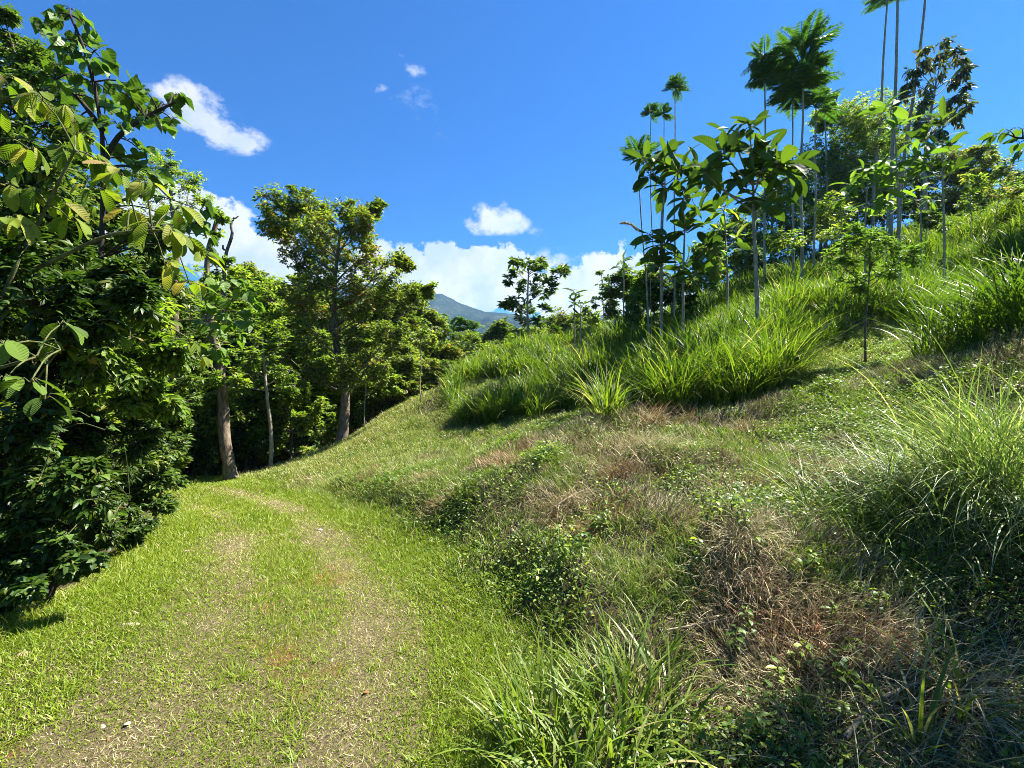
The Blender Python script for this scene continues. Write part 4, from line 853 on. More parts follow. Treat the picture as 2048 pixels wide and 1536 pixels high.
shr = [
    # label, Y, base px, base py, clumps, leaf L, w, material, kind
    ('glossy dark shrub with pointed leaves in the upper part of the left thicket', 3.9, -120, 1150, [(30, 520, 60), (110, 520, 60), (60, 600, 70), (160, 580, 60), (230, 560, 50), (200, 640, 60), (110, 660, 70), (280, 600, 40), (0, 660, 70)], .105, .32, 'shadeleaf', 'oval', 60),
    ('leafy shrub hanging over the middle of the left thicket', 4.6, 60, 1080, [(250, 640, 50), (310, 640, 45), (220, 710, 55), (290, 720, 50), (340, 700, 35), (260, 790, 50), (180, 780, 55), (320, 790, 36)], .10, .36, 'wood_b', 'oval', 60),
    ('deep shaded shrub at the left edge beside the track', 4.15, -60, 1150, [(20, 740, 70), (100, 760, 70), (30, 850, 80), (130, 860, 70), (40, 960, 80), (150, 960, 60), (-40, 900, 90), (60, 1050, 70), (-20, 1060, 80)], .09, .38, 'shadeleaf', 'oval', 64),
    ('narrow-leaved shrub in shade where the thicket meets the track', 5.0, 150, 1080, [(190, 870, 50), (230, 930, 50), (180, 970, 50), (240, 1000, 46), (200, 1050, 45), (260, 1060, 34), (150, 1080, 50), (270, 870, 40), (120, 1040, 50)], .085, .26, 'shadeleaf', 'oval', 60),
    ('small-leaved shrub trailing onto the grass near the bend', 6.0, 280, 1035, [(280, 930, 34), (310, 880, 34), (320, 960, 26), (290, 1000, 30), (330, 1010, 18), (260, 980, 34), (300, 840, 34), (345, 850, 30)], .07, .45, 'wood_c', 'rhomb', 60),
    ('low round-leaved shrub at the bottom left edge of the thicket', 3.4, 40, 1230, [(30, 1120, 46), (90, 1130, 40), (130, 1090, 34), (60, 1170, 34), (-30, 1150, 60), (10, 1190, 34), (160, 1120, 26)], .065, .55, 'shadeleaf', 'oval', 40),
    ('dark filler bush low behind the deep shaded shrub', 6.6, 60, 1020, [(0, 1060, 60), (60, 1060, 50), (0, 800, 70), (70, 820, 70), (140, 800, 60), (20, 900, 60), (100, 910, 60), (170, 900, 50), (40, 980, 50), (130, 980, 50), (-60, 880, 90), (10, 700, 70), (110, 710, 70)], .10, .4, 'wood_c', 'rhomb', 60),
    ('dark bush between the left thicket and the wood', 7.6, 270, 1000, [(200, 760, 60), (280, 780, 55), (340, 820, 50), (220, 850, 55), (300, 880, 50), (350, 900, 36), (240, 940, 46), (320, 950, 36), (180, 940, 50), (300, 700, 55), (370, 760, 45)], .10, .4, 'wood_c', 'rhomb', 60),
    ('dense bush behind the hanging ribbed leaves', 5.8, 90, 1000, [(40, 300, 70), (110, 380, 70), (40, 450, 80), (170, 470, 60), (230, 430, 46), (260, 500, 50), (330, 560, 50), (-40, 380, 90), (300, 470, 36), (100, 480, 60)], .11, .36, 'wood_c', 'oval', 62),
]
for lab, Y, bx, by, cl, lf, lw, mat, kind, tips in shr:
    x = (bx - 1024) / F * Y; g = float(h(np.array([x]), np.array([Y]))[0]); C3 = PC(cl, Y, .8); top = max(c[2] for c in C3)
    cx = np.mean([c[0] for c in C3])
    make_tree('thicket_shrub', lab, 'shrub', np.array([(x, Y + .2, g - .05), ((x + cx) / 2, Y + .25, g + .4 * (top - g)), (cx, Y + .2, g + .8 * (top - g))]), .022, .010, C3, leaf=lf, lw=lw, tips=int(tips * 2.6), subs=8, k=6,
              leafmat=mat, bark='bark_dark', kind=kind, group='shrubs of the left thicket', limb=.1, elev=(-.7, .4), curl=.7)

# ---- saplings and trees on the slope
def giant_sapling(label, base_px, base_py, stem, heads, L, Wd, Y=None, mat='giant', k=10, r=.028, name='giant_leaf_sapling', kind='big', elev=(-.75, .95), group='big-leaved saplings on the slope', bark='bark_pale', behind=0):
    if Y is None: q = hit(base_px, base_py); Y = q[1] + behind
    P = trunk_from([(base_px, base_py)] + stem, Y)
    hs = [(*W3(px, py, Y + dy), s) for px, py, dy, s in heads]
    return rosette_tree(name, label, P, r, r * .5, hs, L, Wd, k, mat, bark, kind, .7, group, elev=elev)
giant_sapling('tallest big-leaved sapling, its huge ribbed leaves spread on a thin white stem', 1517, 690, [(1513, 560), (1508, 450), (1506, 370)],
              [(1506, 300, 0, 1.), (1450, 310, -.3, .9), (1540, 320, .2, 1.), (1480, 370, .2, .9), (1560, 330, -.3, .9), (1430, 370, .3, .85), (1500, 255, .1, .7), (1585, 350, .3, .75), (1410, 345, -.2, .7), (1530, 400, -.3, .8), (1465, 270, .3, .7), (1520, 350, -.4, .8)], .66, .27, k=12, r=.055, Y=10.2)
giant_sapling('big-leaved sapling with dark glossy leaves just left of the tallest one', 1322, 560, [(1324, 480), (1326, 420), (1330, 370)],
              [(1330, 310, 0, 1), (1300, 350, .3, .9), (1360, 340, -.3, .9), (1330, 380, .2, .9), (1390, 350, .3, .9), (1290, 320, -.2, .7)], .66, .24, Y=12.5, k=12, r=.04)
giant_sapling('low big-leaved sapling in the grass below the leftmost feathery trees', 1366, 660, [(1366, 560), (1368, 500), (1370, 440)],
              [(1365, 400, 0, .9), (1400, 420, .3, .8), (1370, 460, -.2, .9), (1320, 490, .2, .9), (1420, 490, -.2, .9), (1360, 530, .3, .9), (1300, 470, .2, .7), (1310, 530, .2, .8), (1390, 550, -.3, .8)], .62, .24, Y=12.0, k=11, r=.038)
giant_sapling('bright green sapling low between the two dark big-leaved ones', 1455, 620, [(1455, 560), (1452, 500), (1450, 440)],
              [(1448, 420, 0, .8), (1440, 460, .2, .8), (1470, 480, .2, .8), (1430, 500, -.2, .8)], .50, .17, Y=12, k=9, r=.03, mat='wood_b')
giant_sapling('leaning bright sapling with upright leaves near the dark drooping tree', 1890, 520, [(1888, 440), (1885, 360), (1884, 300)],
              [(1886, 250, 0, 1), (1870, 300, .3, .9), (1900, 290, -.2, .9), (1860, 340, .2, .9), (1900, 350, .2, .8), (1850, 280, .2, .8)], .60, .16, Y=11.5, k=8, r=.03, elev=(.0, 1.2))
giant_sapling('sunlit sapling with broad pale green leaves in the middle of the row', 1800, 540, [(1798, 450), (1795, 360), (1792, 300)],
              [(1780, 220, 0, .9), (1790, 260, .2, .9), (1800, 330, .3, 1), (1770, 350, .2, .9), (1830, 320, -.2, .9), (1810, 370, .3, .8)], .60, .19, Y=11.5, k=7, r=.03, mat='heartlight', elev=(-.1, 1.1))
giant_sapling('spreading bright-leaved sapling left of the sunlit one', 1732, 540, [(1730, 470), (1732, 420), (1735, 370)],
              [(1735, 340, 0, .8), (1700, 370, .2, .8), (1760, 380, -.2, .8), (1690, 400, .2, .7), (1740, 410, .2, .8), (1770, 340, .2, .7)], .55, .17, Y=11.5, k=8, r=.025, mat='heartlight')
giant_sapling('slim pale-stemmed sapling behind the sunlit ones', 1775, 560, [(1773, 490), (1775, 430)], [(1775, 400, 0, .8), (1760, 430, .2, .8), (1800, 410, .2, .7)], .45, .15, Y=14, k=8, r=.028, mat='wood_b')
giant_sapling('short sapling with a tufted head between the tall pale stems', 1843, 520, [(1842, 470), (1842, 420)], [(1842, 380, 0, .8), (1830, 400, .2, .8), (1860, 400, .2, .7)], .5, .15, Y=14, k=8, r=.028, mat='wood_b')
for px, py, H, n, mt, lab in [(1180, 690, 1.3, 3, 'wood_b', 'small leafy sapling poking from the grass crest right of the tufted stems'), (1270, 700, 1.8, 4, 'wood_c', 'waist-high dark sapling in the tall grass below the plume'), (1420, 650, 2.0, 4, 'wood_b', 'thin sapling halfway between the low sapling and the white stem'),
        (1580, 600, 2.6, 4, 'wood_b', 'thin-stemmed sapling in the grass just right of the white stem'), (1640, 560, 2.8, 5, 'wood_a', 'olive sapling on the slope below the feathery pair'), (1690, 560, 3.0, 5, 'wood_b', 'slim sapling left of the feathery bright-leaved one'),
        (1850, 540, 2.2, 4, 'wood_c', 'short dark sapling left of the leaning bright one'), (1945, 500, 2.6, 5, 'wood_b', 'green sapling behind the shaded grass clumps'), (1990, 470, 2.4, 5, 'wood_a', 'twiggy olive sapling near the top of the slope at right'), (1480, 600, 2.2, 4, 'wood_c', 'dark sapling just left of the white stem')]:
    q = hit(px, py); p = sapling_path(q[0], q[1], H, .08)
    make_tree('slope_sapling', lab, 'sapling', p, .016, .008, split([(p[-1][0], p[-1][1], p[-1][2] - .15, .30 * H / 2, .35 * H / 2), (p[-1][0] + .15, p[-1][1], p[-1][2] - .3 * H, .22 * H, .22 * H)], n, .6, 1.), leaf=.15, lw=.36, tips=14, subs=4, k=6, leafmat=mt, bark='bark_pale', kind='oval', group='young saplings in the tall grass', limb=.5)
# slender sapling with small leaves standing forward of the dark grass
Y5 = hit(1731, 730)[1]
make_tree('small_leaf_sapling', 'slender dark-stemmed sapling with feathery bright leaves standing on the mown part of the slope', 'sapling',
          trunk_from([(1731, 732), (1730, 660), (1733, 620), (1738, 560), (1740, 510)], Y5), .022, .008,
          PC([(1660, 510, 26), (1700, 500, 28), (1740, 490, 30), (1780, 500, 26), (1820, 510, 20), (1690, 540, 26), (1740, 535, 26), (1780, 545, 22), (1720, 575, 20), (1710, 470, 20), (1760, 465, 20)], Y5, .6),
          leaf=.10, lw=.3, tips=30, subs=5, k=7, leafmat='heartlight', bark='bark_brown', limb=.45, elev=(-.3, .3))
# dark rosette tree on the skyline
make_tree('rosette_tree', 'small dark tree with star-like leaf tufts standing alone against the white clouds', 'tree',
          trunk_from([(1057, 700), (1056, 660), (1055, 620), (1056, 570), (1058, 530)], 19.5), .07, .025,
          PC([(1060, 522, 16), (1030, 525, 12), (1085, 525, 12), (1040, 550, 16), (1075, 545, 16), (1095, 560, 10), (1120, 545, 12), (1105, 575, 12), (1128, 540, 6), (1020, 560, 10), (1050, 580, 20), (1080, 585, 16), (1018, 605, 8), (1035, 610, 14), (1060, 615, 20), (1090, 620, 12), (1012, 608, 6),
              (1040, 640, 16), (1080, 645, 18), (1060, 660, 22), (1100, 660, 16), (1030, 670, 16)], 19.5, .8), leaf=.26, lw=.42, tips=13, subs=4, k=7, leafmat='wood_c', bark='bark_pale', elev=(-.3, .8), limb=.3, curl=.8)
make_tree('airy_sapling', 'thin airy dark-leaved sapling against the cloud right of the tufted stems', 'sapling',
          trunk_from([(1210, 680), (1208, 630), (1205, 590), (1203, 545)], 20), .035, .012, PC([(1200, 545, 9), (1205, 565, 14), (1215, 575, 14), (1195, 595, 12), (1192, 605, 8), (1220, 560, 10), (1210, 590, 12)], 20, .6), leaf=.15, lw=.5, tips=12, subs=4, k=6, leafmat='wood_c', bark='bark_pale', limb=.5)
for (px, by, ty, Y, s, lab) in [(1150, 700, 592, 18, 1., 'taller of two thin tufted stems rising from the grass crest'), (1162, 710, 612, 17, .85, 'shorter of two thin tufted stems rising from the grass crest'),
                                (1248, 660, 525, 18, 1., 'tufted sapling just right of the airy dark-leaved sapling')]:
    p = trunk_from([(px, by), (px - 1, (by + ty) / 2), (px, ty)], Y)
    rosette_tree('tufted_sapling', lab, p, .03, .02, [(*p[-1], s), (*(p[-1] - np.array([0, 0, .30])), s * .9)], .55, .13, 8, 'giant', group='tufted saplings on the crest', curl=1.1)
for (px, py, r, Y, n, mat, lab, bot) in [
    (1250, 570, 34, 19, 10, 'wood_c', 'dark leafy bush on the crest left of the low big-leaved sapling', 650),
    (1290, 560, 40, 17, 12, 'wood_b', 'rounded bush right behind the plume grass', 660),
    (1340, 580, 50, 16, 14, 'wood_c', 'wide dark bush under the low big-leaved sapling', 650),
    (1470, 470, 50, 22, 14, 'wood_c', 'dense dark tree behind the stem of the tallest big-leaved sapling', 560),
    (1600, 430, 75, 24, 20, 'wood_b', 'bushy olive tree on the ridge right of the tallest big-leaved sapling', 520),
    (1540, 390, 50, 25, 12, 'wood_b', 'light green tree behind the giant leaves', 500),
    (1640, 350, 65, 25, 18, 'wood_b', 'dark bushy tree under the feathery-crowned pair', 480),
    (1690, 270, 75, 25, 26, 'wood_b', 'large bushy light-green tree highest on the ridge', 400),
    (1765, 250, 80, 26, 26, 'wood_b', 'tall olive bushy tree at the foot of the three bare poles', 400),
    (1710, 390, 80, 26, 20, 'wood_b', 'lower olive tree below the highest bushy tree', 460),
    (1830, 350, 75, 26, 20, 'wood_a', 'olive tree under the drooping dark-leaved tree', 440),
    (1940, 330, 45, 24, 16, 'wood_a', 'broad thin-leaved tree on the ridge near the right edge', 420),
    (1890, 380, 50, 26, 14, 'wood_c', 'dark tree on the ridge behind the leaning bright sapling', 440),
    (2010, 370, 50, 27, 14, 'wood_c', 'dark low tree on the ridge at the right edge', 420),
    (1650, 200, 26, 24, 8, 'wood_b', 'narrow light crown left of the highest bushy tree', 320),
    (1520, 480, 45, 23, 14, 'wood_b', 'leafy bush on the ridge directly behind the white stem', 560),
    (1420, 520, 45, 21, 14, 'wood_b', 'green bush on the ridge left of the white stem', 600),
    (1960, 400, 60, 25, 14, 'wood_b', 'low green bush along the top of the slope at the right', 430),
]:
    x = (px - 1024) / F * Y; g = float(h(np.array([x]), np.array([float(Y)]))[0]); zt = CAMZ + (768 - py + r) / F * Y; zb = CAMZ + (768 - bot) / F * Y; rad = r / F * Y
    cl = auto_clumps(x, Y, zb, zt - .4 * rad, rad, int(n * 1.2), rad * .45)
    make_tree('ridge_tree', lab, 'tree', np.array([(x, Y, g - .1), (x + .1, Y, g + .4 * (zt - g)), (x, Y, g + .85 * (zt - g))]), .09, .03, cl, leaf=.15, lw=.42, tips=85, subs=16, k=6, leafmat=mat, bark='bark_pale', group='trees along the ridge', limb=.3)
# drooping dark tree at the top right
make_tree('drooping_tree', 'dark tree with drooping hand-like leaf clusters right of the bare poles', 'tree',
          trunk_from([(1850, 420), (1850, 330), (1858, 250), (1870, 180)], 21), .10, .04,
          PC([(1850, 110, 16), (1880, 108, 22), (1915, 115, 20), (1930, 140, 14), (1835, 140, 20), (1870, 150, 22), (1905, 160, 22), (1930, 185, 14), (1820, 165, 16), (1855, 185, 20), (1890, 200, 22), (1925, 215, 12), (1840, 215, 20), (1870, 235, 20), (1910, 240, 16), (1825, 250, 18), (1800, 200, 14), (1890, 262, 14)], 21, .6),
          leaf=.34, lw=.30, tips=13, subs=4, k=7, leafmat='umb', bark='bark_pale', elev=(-1.35, -.4), kind='oval', curl=.5, limb=.4)
big_leaf_plant('overhanging_branch', 'dark broad-leaved branch reaching in from the right edge of the picture', [polyline_world([(2260, 420), (2180, 330), (2100, 285), (2030, 275)], 6.5)],
               [W3(px, py, 6.5 + random.uniform(-.15, .15)) for px, py in [(2000, 268), (2020, 262), (2045, 258), (2060, 300), (2040, 285), (2080, 270), (2100, 310), (2130, 280), (2120, 330)]], .22, .14, 'heart', 'bark_dark', 'heart', cat='branch', hang=.6, k=(3, 5), thick=.03)
# feathery crowned trees
def feather_tree(label, px, base_py, top_py, Y, Lf, n, r0=.04, lean=0, name='feather_tree', group='slender feathery-crowned trees', low=.0, e0=(-.2, 1.3), tiers=1):
    jx = 26.0 / Y * 2; P = trunk_from([(px + lean, base_py), (px + lean * .8 + random.uniform(-jx, jx), (base_py * 3 + top_py) / 4), (px + lean * .5 + random.uniform(-jx, jx), (base_py + top_py) / 2), (px + lean * .2 + random.uniform(-jx, jx), (base_py + 3 * top_py) / 4), (px, top_py)], Y)
    t = thing(name, label, 'tree', tuple(P[0]), group); tr = MB(); cr = MB(); pp = spline(P, 14)
    tubes(tr, pp[None], np.linspace(r0, r0 * .42, 14)[None], 8); tr.build('trunk', M['bark_pale'], t)
    for tier in range(tiers):
        c = P[-1] - UP * tier * Lf * .42
        for i in range(int(n * (.85 if tiers == 1 else .55))):
            a = i * 2.4 + random.uniform(-.3, .3); e = random.uniform(*e0); d = np.array([math.cos(a) * math.cos(e), math.sin(a) * math.cos(e), math.sin(e)])
            s = np.linspace(0, 1, 34); f = Lf * random.uniform(.75, 1.1) * (1 if tier == 0 else .8)
            R_ = c + np.outer(s * f, d) + np.outer(-(s ** 2) * f * .26, UP)
            tubes(cr, R_[None, ::3], np.linspace(.016, .004, 12)[None], 4, tint=np.array([.2]))
            tan = nrm(np.gradient(R_, axis=0)); sd_ = nrm(np.cross(d, UP) + 1e-6); q = R_[7:]; tq = tan[7:]; ss = s[7:]
            for sg in (-1, 1):
                D = nrm(tq * .55 + sg * sd_ + np.array([0, 0, .05])); pl = Lf * .30 * np.sin(np.pi * (.22 + .72 * ss)) ** .7
                leaves(cr, q, D, nrm(np.cross(D, tq) * sg), pl, pl * .13, rnd(len(q)), 'rhomb', .5, .1)
    cr.build('crown', M['fern'], t); return t
feather_tree('topmost of the small feathery-crowned trees, alone above the others', 1350, 640, 175, 15, .52, 26, .035, -2)
feather_tree('middle feathery-crowned tree of the left cluster with a short round crown', 1328, 650, 228, 15.5, .45, 22, .03, -6)
feather_tree('leftmost short feathery-crowned tree beside the middle one', 1302, 650, 226, 17, .50, 22, .03, 6)
feather_tree('dark feathery tree lowest of the left cluster with broad fronds', 1278, 640, 315, 13.5, .85, 18, .03, 22)
feather_tree('tall feathery tree with a dark spreading crown, left of the big pair', 1528, 600, 118, 17, .95, 30, .05, 2, tiers=3, e0=(-.35, 1.2))
feather_tree('largest feathery tree with wide layered fronds against the sky', 1605, 600, 105, 16, 1.5, 30, .06, -4, tiers=3, e0=(-.3, 1.25))
feather_tree('feathery tree just below the largest one', 1585, 600, 170, 17, 1.1, 26, .05, 0, tiers=2)
feather_tree('feathery tree with a low crown right of the largest one', 1632, 600, 215, 17, 1.0, 20, .05, -2)
feather_tree('very tall pale pole-like tree with a dark feathery top, leftmost of three', 1775, 480, -5, 23, 1.3, 20, .085, -30, name='pole_tree', group='tall pale pole-like trees', tiers=1)
feather_tree('very tall straight pale pole of a tree leaving the frame, middle of three', 1797, 480, -120, 22, 1.6, 20, .095, -16, name='pole_tree', group='tall pale pole-like trees')
feather_tree('very tall pale pole of a tree leaning right out of the frame, rightmost of three', 1858, 480, -120, 22, 1.6, 20, .09, -62, name='pole_tree', group='tall pale pole-like trees')

p = sapling_path(5.0, 2.9, 4.0, .02)
make_tree('added_shade_tree', 'unseen leafy tree added outside the right edge to shade the bottom right corner', 'tree', p, .06, .02, [(4.5, 3.3, 5.6, .45, .3), (4.9, 3.4, 5.4, .5, .35), (4.6, 2.9, 5.0, .45, .35), (5.2, 3.2, 5.0, .5, .4), (4.8, 2.6, 4.5, .45, .4), (5.6, 3.5, 5.3, .5, .4), (4.1, 2.7, 5.1, .4, .3), (5.2, 2.5, 4.3, .5, .4)], leaf=.10, lw=.5, tips=50, subs=12, k=6, leafmat='wood_b', bark='bark_tan')  # tree added out of view, canopy placed to throw shade on the bank
for (x, y, H, lab) in [(24.5, 17.5, 11.0, 'tall leafy tree just outside the right edge, shading the dark grass'), (20.5, 12.6, 8.0, 'second leafy tree outside the right edge, lower on the slope')]:
    p = sapling_path(x, y, H, .02); make_tree('slope_tree', lab, 'tree', p, .12, .04, split(auto_clumps(x, y, p[0][2] + H * .45, p[-1][2], 2.1, 12, 1.0), 2), leaf=.18, lw=.5, tips=100, subs=9, k=6, leafmat='wood_b', bark='bark_tan', group='trees outside the right edge')
# ---- distinct grass clumps
def grass_clump(label, p, parts, mat='tall', group='big grass clumps', sweep=0):
    g = float(h(np.array([p[0]]), np.array([p[1]]))[0]); mb = MB()
    for (dx, dy, nb, H, Wd, base, lean, droop, tint) in parts:
        clump(mb, (p[0] + dx, p[1] + dy), nb, H, Wd, 1.1, base * 1.35, droop=droop, tint=tint, seg=8, lean=lean)
    if sweep:   # long blades flopping down the bank, away from the slope
        x = p[0] + rng.normal(-.05, .22, sweep); y = p[1] + rng.normal(0, .2, sweep)
        blades(mb, np.stack([x, y, h(x, y)], -1), rnd(sweep, .7, 1.65), .0075 * rnd(sweep, .6, 1.3), rng.normal(3.5, .75, sweep), rnd(sweep, .15, 1.0), rnd(sweep, .7, 1.6), rnd(sweep, .2, 1), seg=9, twist=.8)
    o = mb.build('grass_clump', M[mat], origin=(p[0], p[1], g)); tag(o, label, 'grass clump', group); return o
q = hit(1985, 1010)
grass_clump('huge grey-green grass clump with long fine blades sprawling down the bank at right', q, [(0, 0, 260, 1.0, .0075, .22, (.05, .9), (.6, 1.9), (0, 1)), (-.45, -.05, 240, .85, .007, .30, (.3, 1.1), (.5, 1.5), (0, 1)), (-.9, .1, 170, .7, .0065, .30, (.4, 1.2), (.3, 1.3), (0, 1)),
                                                                                  (.15, -.35, 220, .95, .008, .2, (.5, 1.2), (.9, 1.8), (0, 1)), (.5, .1, 200, 1.0, .0075, .2, (.05, .8), (.5, 1.8), (0, 1)), (.05, .1, 90, 1.05, .008, .10, (.0, .3), (.05, .5), (.1, .9))], 'fine', sweep=520)
q = hit(1150, 1560, y0=1.0)
grass_clump('bright green leafy grass clump at the bottom edge right of the track', (q[0], q[1] + .1), [(0, 0, 150, .40, .013, .24, (.1, .9), (.3, 1.6), (.3, 1)), (.24, .1, 140, .40, .013, .22, (.1, .9), (.3, 1.6), (.2, .95)), (-.15, .15, 90, .42, .010, .14, (.1, .6), (.2, 1.0), (.2, .9)), (.40, .3, 90, .36, .011, .18, (.1, .8), (.3, 1.2), (.1, .8)), (.12, -.22, 110, .30, .015, .2, (.2, 1.0), (.6, 1.8), (.4, .95))])
q = hit(1215, 835)
grass_clump('pale arching grass clump standing out from the lower edge of the tall grass', q, [(0, 0, 150, 1.15, .020, .16, (.05, .7), (.5, 1.8), (.2, 1))])
q = hit(1000, 835)
grass_clump('rounded bright green grass clump at the left end of the slope', q, [(0, 0, 260, 1.15, .018, .35, (.05, .7), (.5, 1.7), (.1, .85)), (-.5, .6, 200, 1.1, .018, .3, (.05, .7), (.5, 1.7), (.1, .85)), (.5, .5, 200, 1.2, .018, .3, (.05, .7), (.5, 1.7), (.1, .85))])
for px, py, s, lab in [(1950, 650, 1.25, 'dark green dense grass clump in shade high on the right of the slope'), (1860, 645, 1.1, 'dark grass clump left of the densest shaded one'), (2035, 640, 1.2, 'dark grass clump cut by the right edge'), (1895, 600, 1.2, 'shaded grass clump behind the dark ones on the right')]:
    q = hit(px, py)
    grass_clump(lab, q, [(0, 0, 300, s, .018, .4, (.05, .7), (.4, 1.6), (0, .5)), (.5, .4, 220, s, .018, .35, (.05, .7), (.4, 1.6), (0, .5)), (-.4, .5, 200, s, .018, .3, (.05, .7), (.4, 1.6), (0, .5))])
q = hit(1345, 820); grass_clump('broad-bladed grass clump above the reddish dead stems', q, [(0, 0, 220, 1.2, .022, .3, (.05, .7), (.5, 1.8), (.1, .9))])
q = hit(1470, 800); grass_clump('large fountain-like grass clump at the foot of the tallest big-leaved sapling', q, [(0, 0, 260, 1.25, .020, .35, (.05, .7), (.5, 1.8), (.1, .9)), (.6, .2, 200, 1.1, .02, .3, (.05, .7), (.5, 1.8), (.1, .9))])
q = hit(1820, 1500, y0=1.0); grass_clump('coarse pale grass tuft with wide blades in the bottom right corner', q, [(0, 0, 26, .62, .014, .05, (.1, .9), (.4, 1.4), (.3, 1)), (.35, .1, 30, .6, .012, .08, (.2, 1.0), (.4, 1.4), (.3, 1))])
# plume grass stalk
q = np.array(W3(1305, 560, 9.3)); q[2] = float(h(q[:1], q[1:2])[0]); t = thing('plume_grass', 'single tan seed plume nodding on a thin stalk against the blue sky', 'grass stalk', tuple(q))
mb = MB(); st = np.array([q, W3(1300, 540, 9.3), W3(1292, 490, 9.3), W3(1278, 462, 9.3)]); tubes(mb, spline(st, 10)[None], np.linspace(.006, .003, 10)[None], 5, tint=np.array([.3])); mb.build('stalk', M['stick'], t)
mb = MB(); pl = spline([W3(1278, 462, 9.3), W3(1268, 452, 9.3), W3(1255, 447, 9.3), W3(1243, 447, 9.3)], 40); nn = 420; idx = rng.integers(0, 40, nn)
leaves(mb, pl[idx], nrm(nrm(pl[-1] - pl[0]) + .45 * rng.normal(0, 1, (nn, 3))), rng.normal(0, 1, (nn, 3)), .06, .008, rnd(nn, .5, .85), 'rhomb'); mb.build('plume', M['straw'], t)

# ---- weeds on the bank
def weed(label, px, py, n, H, L, mat='cover', kind='lance', spread=.25, y0=1.2, name='broad_leaf_weed', group='weeds on the bank'):
    q = hit(px, py, y0=y0); t = thing(name, label, 'weed', tuple(q), group); st = MB(); lf = MB()
    for i in range(n):
        a = random.uniform(0, 6.28); r = spread * math.sqrt(random.random()); b = np.array([q[0] + r * math.cos(a), q[1] + r * math.sin(a), 0]); b[2] = float(h(b[:1], b[1:2])[0])
        hh = H * random.uniform(.5, 1.1); tip = b + np.array([random.uniform(-.3, .3) * hh, random.uniform(-.3, .3) * hh, hh]); s = spline([b - UP * .01, (b + tip) / 2 + rng.normal(0, .02, 3), tip], 8)
        st = MB(); tubes(st, s[None], np.linspace(.004, .002, 8)[None], 5); st.build('stem', M['bark_green'], t)
        for j in range(2, 8):
            for sg in (0, 1):
                aa = j * 1.57 + sg * 3.14 + random.uniform(-.4, .4); e = random.uniform(-.3, .5); D = np.array([[math.cos(aa) * math.cos(e), math.sin(aa) * math.cos(e), math.sin(e)]])
                leaves(lf, s[j][None] + D * .01, D, (UP + .3 * rng.normal(0, 1, 3))[None], np.array([L * random.uniform(.6, 1.1)]), np.array([L * .42]), rnd(1), kind, .8, .3)
    lf.build('foliage', M[mat], t)
for w in [('leafy green weed in the dark hollow at the foot of the fine-bladed grass', 1680, 1230, 7, .16, .055), ('broad-leaved weed low in the shade at the bottom right', 1560, 1330, 6, .15, .06), ('dark weed with hanging oval leaves below the pale stick', 1700, 1400, 6, .15, .06),
          ('weed with pointed leaves at the bottom right beside the dead stems', 1540, 1480, 5, .14, .055), ('small bright yellow-green weed above the middle of the bank', 1640, 790, 10, .22, .08), ('bright leafy weed patch in the middle of the bank', 1080, 930, 14, .22, .07),
          ('bright weed patch on the left shoulder of the bank', 1010, 960, 10, .18, .06), ('low weed beside the orange earth scar', 1180, 1060, 9, .18, .06), ('broad-leaved plant at the foot of the shaded grass near the right edge', 1990, 640, 12, .35, .13),
          ('dark leafy weed on the lower bank below the earth scar', 1120, 1120, 12, .18, .06), ('weed on the bank left of the fine-bladed clump', 1450, 1080, 9, .18, .06)]:
    weed(*w)

# ---- twigs, stems and fallen leaves
def stick(label, pts, r, name='fallen_stick', lift=.02, mat='stick'):
    P = []
    for px, py in pts:
        g = hit(px, py, y0=1.1); g[2] += lift; P.append(g)
    P = np.array(P); mb = MB(); tubes(mb, spline(P, 12)[None], np.linspace(r, r * .55, 12)[None], 7, knob=.12)
    o = mb.build(name, M[mat], origin=tuple(P[0])); tag(o, label, 'stick', 'fallen sticks and stems')
stick('long pale stick lying across the foot of the bank', [(1330, 1285), (1430, 1265), (1520, 1245)], .006, lift=.06)
stick('thick brown dead stem slanting up from the bottom edge at right', [(1690, 1530), (1760, 1450), (1870, 1395)], .011, lift=.10)
stick('pale bent cane leaning over the earth scar', [(1110, 1035), (1160, 1005), (1200, 1000)], .010, lift=.10)
stick('thin tan stalk lying on the upper shelf of the bank', [(1180, 890), (1260, 870), (1340, 850)], .008, lift=.05)
stick('brown fallen stem lying along the dead grass right of the middle', [(1290, 935), (1380, 930), (1470, 915)], .012, lift=.03, mat='bark_brown')
stick('pale curved dead cane in the bottom right tangle', [(1850, 1350), (1880, 1290), (1960, 1260)], .007, lift=.06)
def dry_tangle(label, px, py, n, L, ti, spread, y0=1.1, w=.004, lean=(.3, 1.4)):
    q = hit(px, py, y0=y0); ee = ellips(n, (0, 0, 0), (1.7 * spread, 1.2 * spread, 1), .8); x = q[0] + ee[:, 0]; y = q[1] + ee[:, 1]; z = h(x, y); mb = MB()
    blades(mb, np.stack([x, y, z], -1), L * rnd(n, .4, 1.1), w * rnd(n, .6, 1.4), rng.normal(-1.57, 1.1, n), rnd(n, *lean), rnd(n, .2, 1.6), rnd(n, *ti), seg=6, twist=1.5)
    tag(mb.build('dead_grass_tuft', M['straw'], origin=tuple(q)), label, 'dead grass', 'tufts of dead grass')
dry_tangle('rust brown heap of dead stems under the tall grass', 1300, 850, 700, .45, (.85, 1), .45, w=.008)
dry_tangle('pale straw heap on the shelf in the middle of the bank', 1290, 900, 900, .35, (.5, .85), .5, w=.006)
dry_tangle('tan thatch of dead blades hanging over the small hollow', 1480, 1090, 700, .28, (.45, .9), .18)
dry_tangle('reddish brown dead tussock left of the fine-bladed clump', 1500, 1170, 900, .22, (.85, 1), .22, w=.003)
dry_tangle('pale dead grass hanging down the earth scar', 1150, 1010, 260, .35, (.5, .9), .16)
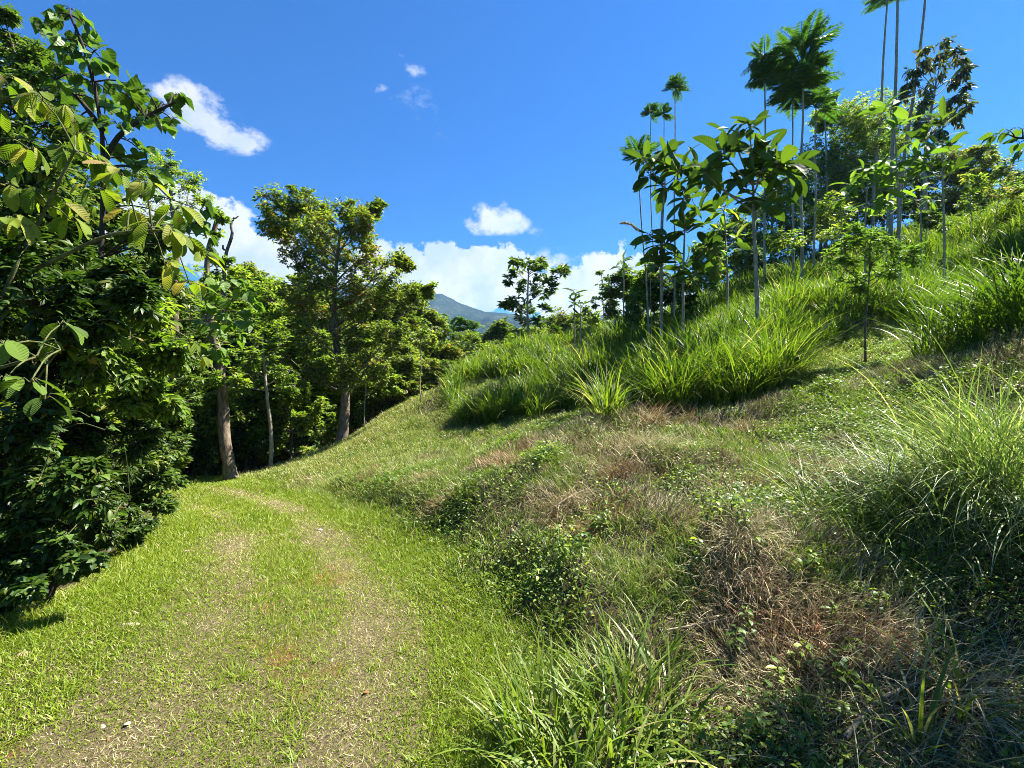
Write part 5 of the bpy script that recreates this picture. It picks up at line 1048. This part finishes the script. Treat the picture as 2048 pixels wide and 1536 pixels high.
dry_tangle('tangle of long dry canes in the bottom right corner', 1930, 1400, 420, .5, (.4, .95), .35, w=.005)
dry_tangle('mat of dry stalks in the bottom right shade', 1720, 1440, 420, .4, (.2, .95), .3, w=.004)
dry_tangle('brown dead tuft on the left shoulder of the bank', 850, 960, 500, .22, (.8, 1), .3, w=.005)
dry_tangle('rust coloured dead stems in the earth scar on the lower bank', 1165, 1070, 500, .2, (.9, 1), .14, w=.005)
dry_tangle('orange-brown dead tuft beside the pale straw heap', 1235, 950, 450, .22, (.9, 1), .2, w=.006)
dry_tangle('rusty dead tuft low on the left shoulder of the bank', 880, 1010, 450, .2, (.88, 1), .22, w=.005)
dry_tangle('grey-tan dead tuft above the far end of the track', 620, 965, 500, .25, (.4, .9), .35, w=.007)
dry_tangle('pinkish straw mat high on the slope at right', 1880, 690, 700, .3, (.3, .95), .7, w=.008)
def fallen_leaf(label, px, py, L, rz, tint, lift=.03, tilt=.4):
    q = hit(px, py, y0=1.1); q[2] += lift; mb = MB(); D = np.array([[math.cos(rz), math.sin(rz), .15]]); Nn = np.array([[.1, -tilt, 1.]])
    leaves(mb, q[None] - D * L / 2, D, Nn, np.array([L]), np.array([L * .55]), np.array([tint]), 'big', 1.1, -.9, wav=.12)
    tag(mb.build('fallen_leaf', M['deadleaf'], origin=tuple(q)), label, 'fallen leaf', 'fallen leaves on the track')
fallen_leaf('large curled dead leaf, tan and rust, on the grass left of the track', 268, 1252, .17, .1, .8)
fallen_leaf('smaller brown dead leaf at the left edge of the grass', 58, 1312, .10, .5, .5)
fallen_leaf('tiny pale dead leaf on the lower left grass', 258, 1452, .05, 1.4, 1.)
fallen_leaf('small dead leaf on the far part of the left rut', 375, 1105, .09, .2, .6)
fallen_leaf('rust coloured leaf scrap in the near right rut', 735, 1392, .05, 1.0, .05)
zones = [('between the wheel tracks close to the camera', 380, 620, 1330, 1500), ('between the wheel tracks further up', 480, 600, 1120, 1250), ('in the bottom left corner of the grass', 60, 230, 1400, 1510), ('on the near right wheel track', 640, 800, 1300, 1480),
         ('at the foot of the bank', 880, 980, 1200, 1420), ('left of the large curled leaf', 90, 210, 1230, 1330), ('where the track starts to bend', 430, 640, 1030, 1090), ('just right of the large curled leaf', 300, 400, 1210, 1330)]
for zn, a, b, c, d in zones:
    for cw, ti in (('rust brown', .05), ('tan', .6), ('pale', 1.)):
        fallen_leaf('%s dead leaf scrap %s' % (cw, zn), random.uniform(a, b), random.uniform(c, d), random.uniform(.022, .048), random.uniform(0, 6), ti, lift=.018)
def stone(label, px, py, s):
    q = hit(px, py, y0=1.1); mb = MB(); n = 8; 
    u, v = np.meshgrid(np.linspace(0, 2 * np.pi, 13)[:-1], np.linspace(.05, np.pi - .05, 8)); rr = s * (1 + .25 * rng.uniform(-1, 1, u.shape))
    V = np.stack([rr * np.cos(u) * np.sin(v), rr * .8 * np.sin(u) * np.sin(v), rr * .55 * np.cos(v)], -1).reshape(-1, 3) + q + [0, 0, s * .25]
    idx = np.arange(96).reshape(8, 12); nx = np.roll(idx, -1, 1); f = np.stack([idx[:-1], nx[:-1], nx[1:], idx[1:]], -1).reshape(-1, 4)
    mb.add(V, np.zeros((96, 3)), None, f); tag(mb.build('stone', M['stone'], origin=tuple(q)), label, 'stone', 'small stones on the track')
stone('small pale stone on the grass between the ruts near the bend', 563, 1072, .03)
stone('flat pale stone in the far right rut', 640, 1062, .035)
stone('pale stone at the far end of the left rut', 425, 1022, .03)
print('verts', sum(len(o.data.vertices) for o in bpy.data.objects if o.type == 'MESH'))

# ------------------------------------------------------------------ the air
def build_haze():
    m, N, L = newmat('air'); out = N.new('ShaderNodeOutputMaterial'); v = N.new('ShaderNodeVolumePrincipled')
    v.inputs['Color'].default_value = (.34, .60, 1, 1); v.inputs['Density'].default_value = .00017; v.inputs['Anisotropy'].default_value = .2
    L.new(v.outputs[0], out.inputs['Volume'])
    bpy.ops.mesh.primitive_cube_add(size=1); o = bpy.context.object; o.name = 'haze'; o.data.name = 'haze'
    o.dimensions = (5400, 5400, 420); o.location = (0, 0, 190); o.data.materials.append(m); tag(o, 'thin bluish air between the camera and the mountain', kind='stuff')
build_haze()
